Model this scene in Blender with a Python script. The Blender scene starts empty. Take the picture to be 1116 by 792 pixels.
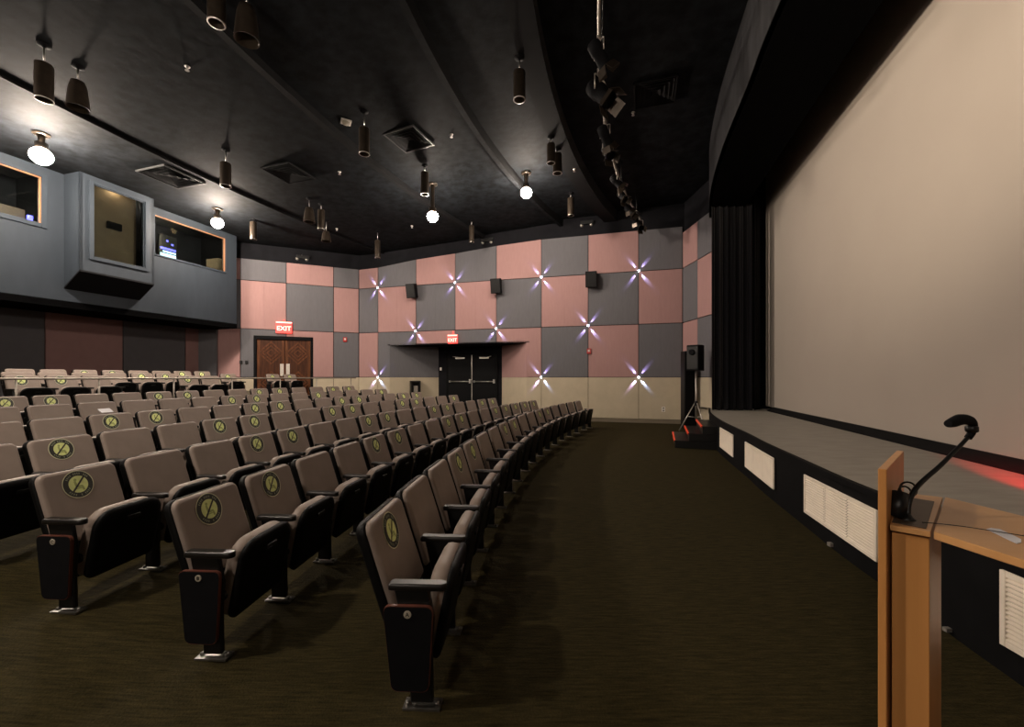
import bpy, bmesh, math, random
from mathutils import Vector, Matrix
random.seed(7)
S = bpy.context.scene
COL = S.collection
PI = math.pi

# ------------------------------------------------------------------ camera, world, exposure
F = 450.0            # focal length in pixels of the 1116 px wide frame
HC = 1.5             # camera height
cam_d = bpy.data.cameras.new('camera'); cam = bpy.data.objects.new('camera', cam_d); COL.objects.link(cam)
cam.location = (0, 0, HC); cam.rotation_euler = (PI/2, 0, 0)
cam_d.sensor_width = 36; cam_d.sensor_fit = 'HORIZONTAL'; cam_d.lens = 36*F/1116
cam_d.shift_y = 15/1116.0; cam_d.clip_start = .02; cam_d.clip_end = 100
S.camera = cam
w = bpy.data.worlds.new('world'); S.world = w; w.use_nodes = True
w.node_tree.nodes['Background'].inputs[0].default_value = (.5, .6, .8, 1)
w.node_tree.nodes['Background'].inputs[1].default_value = 0.0
S.view_settings.view_transform = 'Standard'; S.view_settings.look = 'None'
S.view_settings.exposure = 0.0; S.view_settings.gamma = 1; S.view_settings.use_curve_mapping = False
try: S.cycles.use_denoising = True
except Exception: pass
BULB = 640.0          # emission strength of the work lamps' bulbs
BEAM = 80.0            # watts of one wall light beam
WARM = (1.0, .85, .71)

# ------------------------------------------------------------------ materials
def mat(name, col, rough=.6, metal=0.0, spec=.5, emit=None, estr=0.0, build=None, sheen=0.0):
    m = bpy.data.materials.new(name); m.use_nodes = True
    nt = m.node_tree; b = nt.nodes['Principled BSDF']
    b.inputs['Base Color'].default_value = (*col, 1); b.inputs['Roughness'].default_value = rough
    b.inputs['Metallic'].default_value = metal; b.inputs['Specular IOR Level'].default_value = spec
    if sheen: b.inputs['Sheen Weight'].default_value = sheen
    if emit: b.inputs['Emission Color'].default_value = (*emit, 1); b.inputs['Emission Strength'].default_value = estr
    if build: build(nt, b)
    return m
def noise_mix(c1, c2, scale=(1, 1, 1), nscale=5, detail=4, bump=0.0, lo=.35, hi=.65, rough=None):
    def f(nt, b):
        tc = nt.nodes.new('ShaderNodeTexCoord'); mp = nt.nodes.new('ShaderNodeMapping'); n = nt.nodes.new('ShaderNodeTexNoise'); r = nt.nodes.new('ShaderNodeValToRGB')
        mp.inputs['Scale'].default_value = scale; n.inputs['Scale'].default_value = nscale; n.inputs['Detail'].default_value = detail
        r.color_ramp.elements[0].position = lo; r.color_ramp.elements[0].color = (*c1, 1)
        r.color_ramp.elements[1].position = hi; r.color_ramp.elements[1].color = (*c2, 1)
        L = nt.links.new
        L(tc.outputs['Object'], mp.inputs[0]); L(mp.outputs[0], n.inputs[0]); L(n.outputs['Fac'], r.inputs[0]); L(r.outputs[0], b.inputs['Base Color'])
        if bump:
            bp = nt.nodes.new('ShaderNodeBump'); bp.inputs['Strength'].default_value = bump; bp.inputs['Distance'].default_value = .02
            L(n.outputs['Fac'], bp.inputs['Height']); L(bp.outputs[0], b.inputs['Normal'])
    return f
def near(c, k): return tuple(x*k for x in c)
def nm(name, c, rough=.7, k=.86, **kw):
    bk = {a: kw.pop(a) for a in list(kw) if a in ('scale', 'nscale', 'detail', 'bump', 'lo', 'hi')}
    return mat(name, c, rough, build=noise_mix(near(c, k), near(c, 2-k), **bk), **kw)

M = {}
def carpet(nt, b):
    L = nt.links.new
    tc = nt.nodes.new('ShaderNodeTexCoord'); mp = nt.nodes.new('ShaderNodeMapping'); mp.inputs['Scale'].default_value = (4, 42, 4); mp.inputs['Rotation'].default_value = (0, 0, .06)
    n = nt.nodes.new('ShaderNodeTexNoise'); n.inputs['Scale'].default_value = 1.6; n.inputs['Detail'].default_value = 5; n.inputs['Roughness'].default_value = .7
    n2 = nt.nodes.new('ShaderNodeTexNoise'); n2.inputs['Scale'].default_value = 90; n2.inputs['Detail'].default_value = 2
    r = nt.nodes.new('ShaderNodeValToRGB'); r.color_ramp.elements[0].position = .34; r.color_ramp.elements[0].color = (.020, .0155, .005, 1)
    r.color_ramp.elements[1].position = .68; r.color_ramp.elements[1].color = (.060, .047, .016, 1)
    mx = nt.nodes.new('ShaderNodeMixRGB'); mx.blend_type = 'MULTIPLY'; mx.inputs[0].default_value = .55
    L(tc.outputs['Object'], mp.inputs[0]); L(mp.outputs[0], n.inputs[0]); L(tc.outputs['Object'], n2.inputs[0])
    L(n.outputs['Fac'], r.inputs[0]); L(r.outputs[0], mx.inputs[1]); L(n2.outputs['Fac'], mx.inputs[2]); L(mx.outputs[0], b.inputs['Base Color'])
    bp = nt.nodes.new('ShaderNodeBump'); bp.inputs['Strength'].default_value = .5; bp.inputs['Distance'].default_value = .01
    L(n2.outputs['Fac'], bp.inputs['Height']); L(bp.outputs[0], b.inputs['Normal'])
M['carpet'] = mat('carpet', (.07, .05, .02), .95, spec=.1, build=carpet)
PINK, GREY, BEIGE = (.375, .222, .212), (.140, .136, .146), (.48, .41, .30)
M['pink'] = nm('pink_fabric', PINK, .95, .975, scale=(3, 3, .6), nscale=6, spec=.1)
M['grey'] = nm('grey_fabric', GREY, .95, .97, scale=(3, 3, .6), nscale=6, spec=.1)
M['beige'] = nm('beige_panel', BEIGE, .8, .96, nscale=3, spec=.2)
M['pinkshade'] = nm('shaded_pink_fabric', near(PINK, .5), .95, .97, nscale=6, spec=.1)  # same pink fabric, darkened to paint in the shade under the booth
M['greyshade'] = nm('shaded_grey_fabric', near(GREY, .5), .95, .97, nscale=6, spec=.1)  # same grey fabric, booth shade put into its colour
M['base'] = nm('baseboard_paint', (.16, .13, .09), .7, .95, nscale=4)
M['blackwall'] = nm('black_wall_paint', (.007, .007, .009), .85, .8, nscale=4, spec=.15)
M['ceil'] = nm('charcoal_sprayed_ceiling', (.0055, .0067, .0082), .8, .35, nscale=5, detail=10, bump=.35, spec=.12)
M['ceilblack'] = nm('black_ceiling_trim', (.004, .004, .0045), .8, .8, nscale=4, spec=.15)
M['ceiledge'] = nm('grey_ceiling_edge', (.035, .035, .035), .5, .9, nscale=4)
M['booth'] = nm('slate_booth_paint', (.026, .033, .042), .6, .94, scale=(1, 1, .3), nscale=5, spec=.2)
M['boothtrim'] = nm('booth_trim_paint', (.030, .038, .048), .6, .95, nscale=4, spec=.15)
M['darkbrown'] = nm('dark_brown', (.06, .038, .025), .5, .9, nscale=20)
M['softblack'] = nm('flat_black_cloth', (.0018, .0018, .002), .95, .8, nscale=9, spec=.03)
M['black'] = nm('black_plastic', (.005, .005, .005), .4, .85, nscale=20, spec=.35)
M['matte'] = nm('matte_black', (.004, .004, .005), .8, .85, nscale=14, spec=.15)
M['shell'] = nm('black_seat_shell', (.003, .003, .003), .55, .8, nscale=30, spec=.14)
M['arm'] = nm('black_armrest', (.011, .0095, .0085), .36, .85, nscale=20, spec=.35)
M['tan'] = nm('tan_vinyl', (.275, .220, .185), .5, .95, nscale=9, spec=.4)
M['chrome'] = nm('brushed_metal', (.6, .58, .55), .3, .92, nscale=20, metal=1.0)
M['railsteel'] = nm('dull_rail_steel', (.42, .38, .33), .5, .92, nscale=20, metal=.6)
M['steel'] = nm('satin_steel', (.62, .58, .52), .42, .92, nscale=20, metal=.8)
M['darksteel'] = nm('dark_steel', (.25, .24, .22), .35, .9, nscale=20, metal=.9)
M['mahog'] = nm('red_brown_edge', (.11, .035, .022), .4, .8, nscale=15)
M['plaque'] = mat('plaque', (.42, .38, .30), .5, build=noise_mix((.38, .34, .27), (.46, .42, .33), nscale=40))
M['stk_green'] = nm('sticker_green', (.82, .90, .36), .5, .93, nscale=30)
M['stk_dark'] = nm('sticker_dark', (.02, .022, .015), .5, .85, nscale=30)
M['stk_light'] = nm('sticker_light', (.80, .82, .55), .5, .95, nscale=30)
M['stk_icon'] = nm('sticker_icon', (.40, .47, .15), .5, .9, nscale=30)
M['stk_text'] = nm('sticker_text', (.26, .30, .20), .5, .9, nscale=30)
M['stage'] = nm('stage_floor_paint', (.27, .25, .215), .5, .9, scale=(1, 3, 1), nscale=3, spec=.35)
M['stagefront'] = nm('black_stage_front', (.004, .004, .0045), .75, .8, nscale=6, spec=.12)
M['vent'] = nm('cream_vent_metal', (.90, .80, .67), .45, .97, nscale=10)
M['ventdark'] = mat('vent_dark', (.05, .04, .03), .8, build=noise_mix((.012, .01, .008), (.02, .016, .013)))
def weave(nt, b):
    L = nt.links.new
    tc = nt.nodes.new('ShaderNodeTexCoord'); n = nt.nodes.new('ShaderNodeTexNoise'); n.inputs['Scale'].default_value = 1.3; n.inputs['Detail'].default_value = 3
    r = nt.nodes.new('ShaderNodeValToRGB'); r.color_ramp.elements[0].color = (.37, .32, .275, 1); r.color_ramp.elements[1].color = (.40, .35, .30, 1)
    L(tc.outputs['Object'], n.inputs[0]); L(n.outputs['Fac'], r.inputs[0]); L(r.outputs[0], b.inputs['Base Color'])
M['screen'] = mat('screen_cloth', (.74, .70, .64), .8, spec=.2, build=weave)
M['curtain'] = nm('black_velvet', (.007, .007, .010), .9, .8, nscale=20, spec=.15, sheen=.15)
M['header'] = nm('dark_header_cloth', (.016, .016, .018), .85, .7, scale=(1, 1, .2), nscale=6, spec=.2)
def wood(c1, c2, sc=(1.5, 1.5, 22), rough=.38):
    return mat('wood', c1, rough, build=noise_mix(c1, c2, scale=sc, nscale=1.4, detail=6))
M['oak'] = mat('beech_veneer', (.42, .22, .085), .36, build=noise_mix((.50, .225, .066), (.57, .27, .085), scale=(14, 14, 1), nscale=1.5, detail=5))
M['oaktop'] = mat('beech_veneer_top', (.42, .22, .085), .33, build=noise_mix((.53, .27, .10), (.58, .31, .125), scale=(2, 14, 2), nscale=1.5, detail=5))
M['oakedge'] = mat('beech_edge', (.36, .18, .07), .4, build=noise_mix((.44, .20, .06), (.52, .25, .08), scale=(4, 4, 1), nscale=4))
M['doorwood'] = mat('dark_walnut_door', (.10, .035, .014), .5, spec=.2, build=noise_mix((.035, .011, .004), (.08, .026, .010), scale=(10, 10, 1), nscale=1.8, detail=5))
M['doorwood2'] = mat('walnut_inlay', (.17, .06, .024), .5, spec=.2, build=noise_mix((.07, .023, .008), (.14, .05, .018), scale=(10, 10, 1), nscale=2, detail=5))
M['blackdoor'] = nm('black_door_paint', (.0025, .0025, .003), .6, .85, nscale=5, spec=.12)
M['red'] = nm('red_plastic', (.45, .02, .02), .4, .9, nscale=10)
M['redstrip'] = mat('red_step_strip', (.6, .05, .02), .4, emit=(1, .09, .03), estr=.22, build=noise_mix((.5, .04, .02), (.65, .06, .03)))
M['white'] = nm('white_plastic', (.7, .66, .6), .4, .96, nscale=10)
M['exitface'] = mat('exit_face', (.5, .05, .04), .4, emit=(1, .06, .05), estr=1.6, build=noise_mix((.5, .05, .04), (.55, .06, .05)))
M['exitlit'] = mat('exit_letters', (1, .5, .4), .4, emit=(1, .42, .36), estr=2.2)
for _k, _e in (('', .75), ('_rear', 1.4), ('_out', 1.15)): M['bulb'+_k] = mat('lit_bulb'+_k, (1, 1, 1), .3, emit=WARM, estr=BULB*_e)
M['led'] = mat('led_lens', (1, 1, 1), .3, emit=(.75, .82, 1.0), estr=30)
M['screenblue'] = mat('monitor_picture', (.1, .2, .5), .3, emit=(.25, .5, 1.0), estr=1.6,
    build=None)
M['screenwhite'] = mat('monitor_window', (.4, .6, .8), .3, emit=(.55, .85, 1.0), estr=3.0)
M['bluelight'] = mat('blue_indicator', (.1, .1, .8), .3, emit=(.12, .12, 1.0), estr=3)
M['boothwall'] = nm('booth_interior_paint', (.10, .15, .12), .8, .9, nscale=2)
M['boothtan'] = nm('tan_projection_port', (.30, .22, .14), .7, .92, nscale=3)
M['reveal'] = nm('orange_wood_reveal', (.32, .14, .06), .5, .92, nscale=5)
def glassm():
    m = bpy.data.materials.new('window_glass'); m.use_nodes = True; nt = m.node_tree
    for n in list(nt.nodes): nt.nodes.remove(n)
    o = nt.nodes.new('ShaderNodeOutputMaterial'); mx = nt.nodes.new('ShaderNodeMixShader'); t = nt.nodes.new('ShaderNodeBsdfTransparent'); g = nt.nodes.new('ShaderNodeBsdfGlossy')
    fr = nt.nodes.new('ShaderNodeFresnel'); fr.inputs[0].default_value = 1.5
    t.inputs[0].default_value = (.86, .9, .88, 1); g.inputs['Roughness'].default_value = .03
    nt.links.new(fr.outputs[0], mx.inputs[0]); nt.links.new(t.outputs[0], mx.inputs[1]); nt.links.new(g.outputs[0], mx.inputs[2]); nt.links.new(mx.outputs[0], o.inputs[0])
    return m
M['glass'] = glassm()
M['fixture'] = nm('bronze_black_lamp_can', (.05, .038, .028), .3, .85, nscale=12, metal=.55)
M['paper'] = nm('white_paper', (.75, .74, .78), .6, .97, nscale=10)

# ------------------------------------------------------------------ mesh builder
class MB:
    def __init__(s): s.v = []; s.f = []; s.m = []; s.sm = []
    def add(s, vs, fs, mi=0, smooth=False):
        o = len(s.v); s.v += [tuple(v) for v in vs]
        for f in fs: s.f.append([i+o for i in f]); s.m.append(mi); s.sm.append(smooth)
        return s
    def box(s, x0, x1, y0, y1, z0, z1, mi=0, T=None):
        vs = [Vector((x, y, z)) for z in (z0, z1) for x, y in ((x0, y0), (x1, y0), (x1, y1), (x0, y1))]
        if T: vs = [T @ v for v in vs]
        return s.add(vs, [(0, 3, 2, 1), (4, 5, 6, 7), (0, 1, 5, 4), (1, 2, 6, 5), (2, 3, 7, 6), (3, 0, 4, 7)], mi)
    def prism(s, poly, z0, z1, mi=0, T=None, smooth=False):
        n = len(poly); vs = [Vector((p[0], p[1], z0)) for p in poly]+[Vector((p[0], p[1], z1)) for p in poly]
        if T: vs = [T @ v for v in vs]
        s.add(vs, [list(range(n))[::-1], list(range(n, 2*n))], mi)
        o = len(s.v)-2*n
        for i in range(n):
            j = (i+1) % n; s.f.append([o+i, o+j, o+n+j, o+n+i]); s.m.append(mi); s.sm.append(smooth)
        return s
    def loft(s, rings, mi=0, cap=(True, True), smooth=True, closed=True, T=None):
        n = len(rings[0]); o = len(s.v)
        for r in rings:
            for v in r:
                v = Vector(v); s.v.append(tuple(T @ v if T else v))
        for k in range(len(rings)-1):
            for i in range(n if closed else n-1):
                j = (i+1) % n
                s.f.append([o+k*n+i, o+k*n+j, o+(k+1)*n+j, o+(k+1)*n+i]); s.m.append(mi); s.sm.append(smooth)
        if cap[0]: s.f.append([o+i for i in range(n)][::-1]); s.m.append(mi); s.sm.append(False)
        if cap[1]: s.f.append([o+(len(rings)-1)*n+i for i in range(n)]); s.m.append(mi); s.sm.append(False)
        return s
    def lathe(s, prof, n=20, mi=0, T=None, cap=(True, True)):
        rings = [[(r*math.cos(2*PI*i/n), r*math.sin(2*PI*i/n), z) for i in range(n)] for r, z in prof]
        return s.loft(rings, mi, cap, T=T)
    def tube(s, path, r, n=8, mi=0, cap=True):
        P = [Vector(p) for p in path]; rs = r if isinstance(r, (list, tuple)) else [r]*len(P); rings = []
        t0 = (P[1]-P[0]).normalized(); up = Vector((0, 0, 1)) if abs(t0.z) < .9 else Vector((1, 0, 0))
        a = t0.cross(up).normalized()
        for i, p in enumerate(P):
            t = (P[min(i+1, len(P)-1)]-P[max(i-1, 0)]).normalized()
            a = (a-t*a.dot(t)).normalized(); b = t.cross(a)
            rings.append([p+(a*math.cos(2*PI*k/n)+b*math.sin(2*PI*k/n))*rs[i] for k in range(n)])
        return s.loft(rings, mi, (cap, cap))
    def build(s, name, mats, parent=None, bevel=0, seg=2, loc=None, recalc=True):
        me = bpy.data.meshes.new(name); me.from_pydata(s.v, [], s.f)
        if not isinstance(mats, (list, tuple)): mats = [mats]
        for m in mats: me.materials.append(M[m] if isinstance(m, str) else m)
        me.polygons.foreach_set('material_index', s.m); me.polygons.foreach_set('use_smooth', s.sm)
        if recalc:
            bm = bmesh.new(); bm.from_mesh(me); bmesh.ops.recalc_face_normals(bm, faces=bm.faces); bm.to_mesh(me); bm.free()
        me.update()
        o = bpy.data.objects.new(name, me); COL.objects.link(o)
        if parent: o.parent = parent
        if loc is not None: o.location = loc
        if bevel:
            b = o.modifiers.new('bevel', 'BEVEL'); b.width = bevel; b.segments = seg; b.limit_method = 'ANGLE'; b.angle_limit = math.radians(40)
        return o
def tag(o, label=None, cat=None, group=None, kind=None):
    if label: o['label'] = label
    if cat: o['category'] = cat
    if group: o['group'] = group
    if kind: o['kind'] = kind
    return o
def empty(name, loc=(0, 0, 0), rz=0, label=None, cat=None, group=None, kind=None, rot=None):
    o = bpy.data.objects.new(name, None); COL.objects.link(o); o.location = loc; o.rotation_euler = rot if rot else (0, 0, rz)
    o.empty_display_size = .1
    return tag(o, label, cat, group, kind)
def kids(o): return [c for c in KID.get(o.name, [])]
KID = {}
def copy_tree(o, parent=None):
    c = o.copy(); COL.objects.link(c)
    if parent: c.parent = parent
    for ch in list(o.children): copy_tree(ch, c)
    return c
def struct(name, mb, mats, parent=None, **k):
    o = mb.build(name, mats, parent, **k)
    if not parent: o['kind'] = 'structure'
    return o
def rrect(w, h, rt, rb=None, n=5, cx=0, cy=0):
    """rounded rectangle outline, counter-clockwise, centre cx; from cy to cy+h"""
    rb = rt if rb is None else rb; pts = []
    for (x, y, r, a0) in ((w/2, 0, rb, -PI/2), (w/2, h, rt, 0), (-w/2, h, rt, PI/2), (-w/2, 0, rb, PI)):
        sx = 1 if x > 0 else -1; sy = 1 if y > 0 else -1
        for k in range(n+1):
            a = a0+PI/2*k/n
            pts.append((cx+x-sx*r+r*math.cos(a), cy+y-sy*r+r*math.sin(a)))
    return pts
def text_mesh(txt, size, depth, name, m, parent=None, T=None, align='CENTER'):
    cu = bpy.data.curves.new(name, 'FONT'); cu.body = txt; cu.size = size; cu.extrude = depth; cu.align_x = align; cu.align_y = 'CENTER'; cu.resolution_u = 3
    cu.offset = size*.02
    o = bpy.data.objects.new(name, cu); COL.objects.link(o); cu.materials.append(M[m])
    bpy.context.view_layer.update()
    me = bpy.data.meshes.new_from_object(o); bpy.data.objects.remove(o); me.name = name
    o = bpy.data.objects.new(name, me); COL.objects.link(o)
    if parent: o.parent = parent
    if T: o.matrix_local = T
    return o

# ------------------------------------------------------------------ plan geometry
CX, CY = 23.755, 1.098                  # centre the seat rows and ceiling bands curve about
def pol(R, t): return Vector((CX-R*math.cos(t), CY+R*math.sin(t)))
def Rof(x, y): return math.hypot(x-CX, y-CY)
def ray(px, Y): return Vector(((px-558)/F*Y, Y))
def zpix(py, Y): return HC+(411-py)/F*Y
def zfloor(R):
    tb = [(25.3, 0), (26.5, .068), (27.57, .162), (28.78, .236), (30.1, .318), (31.53, .398), (32.6, .44)]
    if R < 25.3: return 0.0
    for (a, za), (b, zb) in zip(tb, tb[1:]):
        if R <= b: return za+(zb-za)*(R-a)/(b-a)
    return .73 if R < 33.85 else (.80 if R < 34.95 else .88)
CEILP = [(41, 6.35), (32.52, 6.35), (32.52, 6.33), (32.46, 6.33), (32.46, 6.38), (28.55, 6.60), (28.55, 6.56), (28.42, 6.56), (28.42, 6.70), (25.78, 6.88), (25.78, 6.74), (25.66, 6.74), (25.66, 6.98),
         (24.32, 7.0), (24.32, 6.74), (23.92, 6.74), (23.92, 7.1), (14, 7.15)]
def zceil(x, y):
    R = Rof(x, y)
    for (a, za), (b, zb) in zip(CEILP, CEILP[1:]):
        if b <= R <= a and a != b: return za+(zb-za)*(a-R)/(a-b)
    return 7.1
def ceil_at(px, py):
    """the point of the ceiling behind a pixel"""
    Y = .5
    while Y < 18:
        x = (px-558)/F*Y; z = zpix(py, Y)
        if z >= zceil(x, Y): return Vector((x, Y, zceil(x, Y)))
        Y += .01
    return Vector((x, Y, z))

# far wall
WD = Vector((.9659, -.2587)).normalized(); P0 = Vector((-6.08, 16.39)); WN = Vector((-.2587, -.9659))  # WN points into the room
def on_line(P, D, px):
    """distance along line P + s D at which it crosses the vertical through pixel column px"""
    k = (px-558)/F
    return (k*P.y-P.x)/(D.x-k*D.y)
FARJ = [0]+[on_line(P0, WD, p) for p in (411.9, 453.3, 496, 541, 590, 641, 696)]+[11.98]
P1 = P0+WD*11.98
AD = Vector((-3.54, -1.52)).normalized(); AN = Vector((-AD.y, AD.x))
if AN.y > 0: AN = -AN
CD = (Vector((5.62, 10.0))-P1).normalized(); CN = Vector((-1, .04)).normalized()
MAIN = Vector((.278, .961)).normalized(); BN = Vector((MAIN.y, -MAIN.x))       # booth direction, its normal toward the room
B0 = Vector((-9.47, 14.2))                                                      # far end of the booth front

def frame(P, D, N):
    """matrix taking (along, out of wall, up) to world"""
    return Matrix(((D.x, N.x, 0, P.x), (D.y, N.y, 0, P.y), (0, 0, 1, 0), (0, 0, 0, 1)))
TF, TA, TC = frame(P0, WD, WN), frame(P0, AD, AN), frame(P1, CD, CN)

# ------------------------------------------------------------------ floor
mb = MB()
Rs = [16, 18, 20, 22, 24, 25.3, 26.5, 27.57, 28.78, 30.1, 31.53, 32.6]
ts = [-.45+i*.05 for i in range(25)]
def ring_surface(mb, prof, ts, mi=0, smooth=False):
    n = len(prof); o = len(mb.v)
    for t in ts:
        for R, z in prof:
            p = pol(R, t); mb.v.append((p.x, p.y, z))
    for i in range(len(ts)-1):
        for k in range(n-1):
            mb.f.append([o+i*n+k, o+i*n+k+1, o+(i+1)*n+k+1, o+(i+1)*n+k]); mb.m.append(mi if isinstance(mi, int) else mi[k]); mb.sm.append(smooth)
ts = [-.45+i*.04 for i in range(29)]
ring_surface(mb, [(R, zfloor(R)) for R in Rs], ts, smooth=False)
struct('floor', mb, 'carpet', recalc=False)
for o in bpy.data.objects:
    if o.name == 'floor':
        for p in o.data.polygons:
            pass
mb = MB()
ring_surface(mb, [(32.6, .2), (32.6, .73), (33.85, .73), (33.85, .80), (34.95, .80), (34.95, .88), (40, .88)], ts)
struct('floor_rear_platform', mb, 'carpet')

# ------------------------------------------------------------------ ceiling
mb = MB()
mi = []
for (a, za), (b, zb) in zip(CEILP, CEILP[1:]):
    mi.append(1 if (a <= 24.33 and b >= 23.9) or (a == b) else 0)
# lips: dark undersides, the pale lip at 25.7
for k, ((a, za), (b, zb)) in enumerate(zip(CEILP, CEILP[1:])):
    if za == zb and a-b < .2: mi[k] = 1
    if a == b == 25.78 or (a == 25.78 and b == 25.66): mi[k] = 0
    if a == b == 23.92: mi[k] = 2
ring_surface(mb, CEILP, [-.45+i*.02 for i in range(58)], mi)
struct('ceiling', mb, ['ceil', 'ceilblack', 'ceiledge'])

# ------------------------------------------------------------------ walls with fabric panels
ZR = [1.5, 3.252, 5.004, 6.36]
def minus(r, h):
    """rectangle r minus rectangle h, as rectangles (x0,x1,z0,z1)"""
    x0, x1, z0, z1 = r
    if h is None or h[1] <= x0 or h[0] >= x1 or h[3] <= z0 or h[2] >= z1: return [r]
    out = []
    if h[0] > x0: out.append((x0, h[0], z0, z1))
    if h[1] < x1: out.append((h[1], x1, z0, z1))
    a, b = max(x0, h[0]), min(x1, h[1])
    if h[3] < z1: out.append((a, b, h[3], z1))
    if h[2] > z0: out.append((a, b, z0, h[2]))
    return out
def panel_wall(name, T, joints, first, ztop, zbot, hole=None, side=1, seams=True, reach=0):
    L = joints[-1]
    mb = MB()
    for r in minus((joints[0]-reach, L+reach, -.3, 7.3), hole): mb.box(r[0], r[1], -.25, -.05, r[2], r[3], T=T)
    wall = struct(name, mb, 'blackwall')
    g = .011
    for c in range(len(joints)-1):
        a, b = joints[c], joints[c+1]
        for r in range(3):      # r = 0 lowest coloured row
            z0, z1 = ZR[r], ZR[r+1]
            m = ('pink', 'grey')[(c+r+first) % 2]
            mb = MB()
            if r == 2:
                za, zb = ztop(a), ztop(b)
                vs = [Vector(p) for p in ((a+g, -.045, z0+g), (b-g, -.045, z0+g), (b-g, -.045, zb), (a+g, -.045, za), (a+g, 0, z0+g), (b-g, 0, z0+g), (b-g, 0, zb), (a+g, 0, za))]
                mb.add([T @ v for v in vs], [(0, 1, 2, 3), (4, 7, 6, 5), (0, 4, 5, 1), (1, 5, 6, 2), (2, 6, 7, 3), (3, 7, 4, 0)])
            else:
                for q in minus((a+g, b-g, z0+g, z1-g), hole):
                    if q[1]-q[0] > .03: mb.box(q[0], q[1], -.045, 0, q[2], q[3], T=T)
            if mb.v:
                if seams:
                    mid = (a+b)/2; zt = ztop(mid)-.01 if r == 2 else z1-g
                    if b-a > 1.0:
                        for q in minus((mid-.004, mid+.004, z0+g, zt), hole):
                            if q[1]-q[0] > .006: mb.box(q[0], q[1], -.01, .003, q[2], q[3], T=T)
                mb.build('fabric_panel', m, wall, bevel=.008, seg=1)
        mb = MB()
        for q in minus((a+g*.6, b-g*.6, zbot(a)+.13, ZR[0]-.006), hole):
            if q[1]-q[0] > .03: mb.box(q[0], q[1], -.045, .01, q[2], q[3], T=T)
        if mb.v: mb.build('wainscot_panel', 'beige', wall, bevel=.005, seg=1)
    mb = MB()
    for q in minus((joints[0], L, -.2, 0), hole):
        n = 12
        for i in range(n):
            a = q[0]+(q[1]-q[0])*i/n; b = q[0]+(q[1]-q[0])*(i+1)/n
            mb.box(a, b, -.045, .03, zbot((a+b)/2)-.05, zbot((a+b)/2)+.12, T=T)
    mb.build('baseboard', 'base', wall)
    return wall
OA, OB, OZ = on_line(P0, WD, 425), on_line(P0, WD, 574), 2.73
def ztop_far(s):
    x = (P0+WD*s); px = 558+F*x.x/x.y
    pts = [(391, 5.76), (412, 5.79), (453, 5.98), (496, 6.09), (541, 6.24), (590, 6.33), (760, 6.35)]
    for (a, za), (b, zb) in zip(pts, pts[1:]):
        if px <= b: return za+(zb-za)*(max(px, a)-a)/(b-a)
    return 6.35
wf = panel_wall('wall_far', TF, FARJ, 0, ztop_far, lambda s: zfloor(Rof(*(P0+WD*s))), hole=(OA, OB, -.4, OZ), reach=.3)
AJ = [0]+[on_line(P0, AD, p) for p in (363.5, 312, 262)]+[on_line(P0, AD, 237)]
DA0, DA1 = on_line(P0, AD, 341.4), on_line(P0, AD, 276.3)
DZ = 3.02
wa = panel_wall('wall_far_left', TA, AJ, 1, lambda s: 5.77, lambda s: zfloor(Rof(*(P0+AD*s))), hole=(DA0, DA1, -.4, DZ), reach=.2)
wc = panel_wall('wall_stage_side', TC, [0, on_line(P1, CD, 760), 2.05, 2.40], 0, lambda s: 6.15, lambda s: 0.0, reach=.0)

# recess with black double doors in the far wall
RD = 1.35
C_in = P0-WN*0
def recess_pt(px):
    c = (WN*-1).dot(P0)+RD; k = (px-558)/F
    Y = c/((-WN.x)*k+(-WN.y)); return Vector((k*Y, Y))
ra, rb = recess_pt(478), recess_pt(547)
fa, fb = P0+WD*OA, P0+WD*OB
def wallquad(mb, a, b, z0, z1, th, mi=0):
    d = (b-a).normalized(); n = Vector((-d.y, d.x))
    T = frame(a, d, n); L = (b-a).length
    mb.box(0, L, 0, th, z0, z1, mi, T=T)
mb = MB(); wallquad(mb, ra, rb, -.3, OZ, .1); struct('wall_recess_back', mb, 'blackwall')
mb = MB(); wallquad(mb, fa, ra, 1.5, OZ, .06, 0); wallquad(mb, fa, ra, -.2, 1.494, .06, 1); struct('wall_recess_left', mb, ['grey', 'beige'])
mb = MB(); wallquad(mb, rb, fb, 1.5, OZ, .06, 0); wallquad(mb, rb, fb, -.2, 1.494, .06, 1); struct('wall_recess_right', mb, ['pink', 'beige'])
mb = MB(); mb.prism([fa-WD*.1, fb+WD*.1, rb+WD*.1-WN*.12, ra-WD*.1-WN*.12], OZ, OZ+.05); struct('ceiling_recess', mb, 'blackwall')
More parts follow.
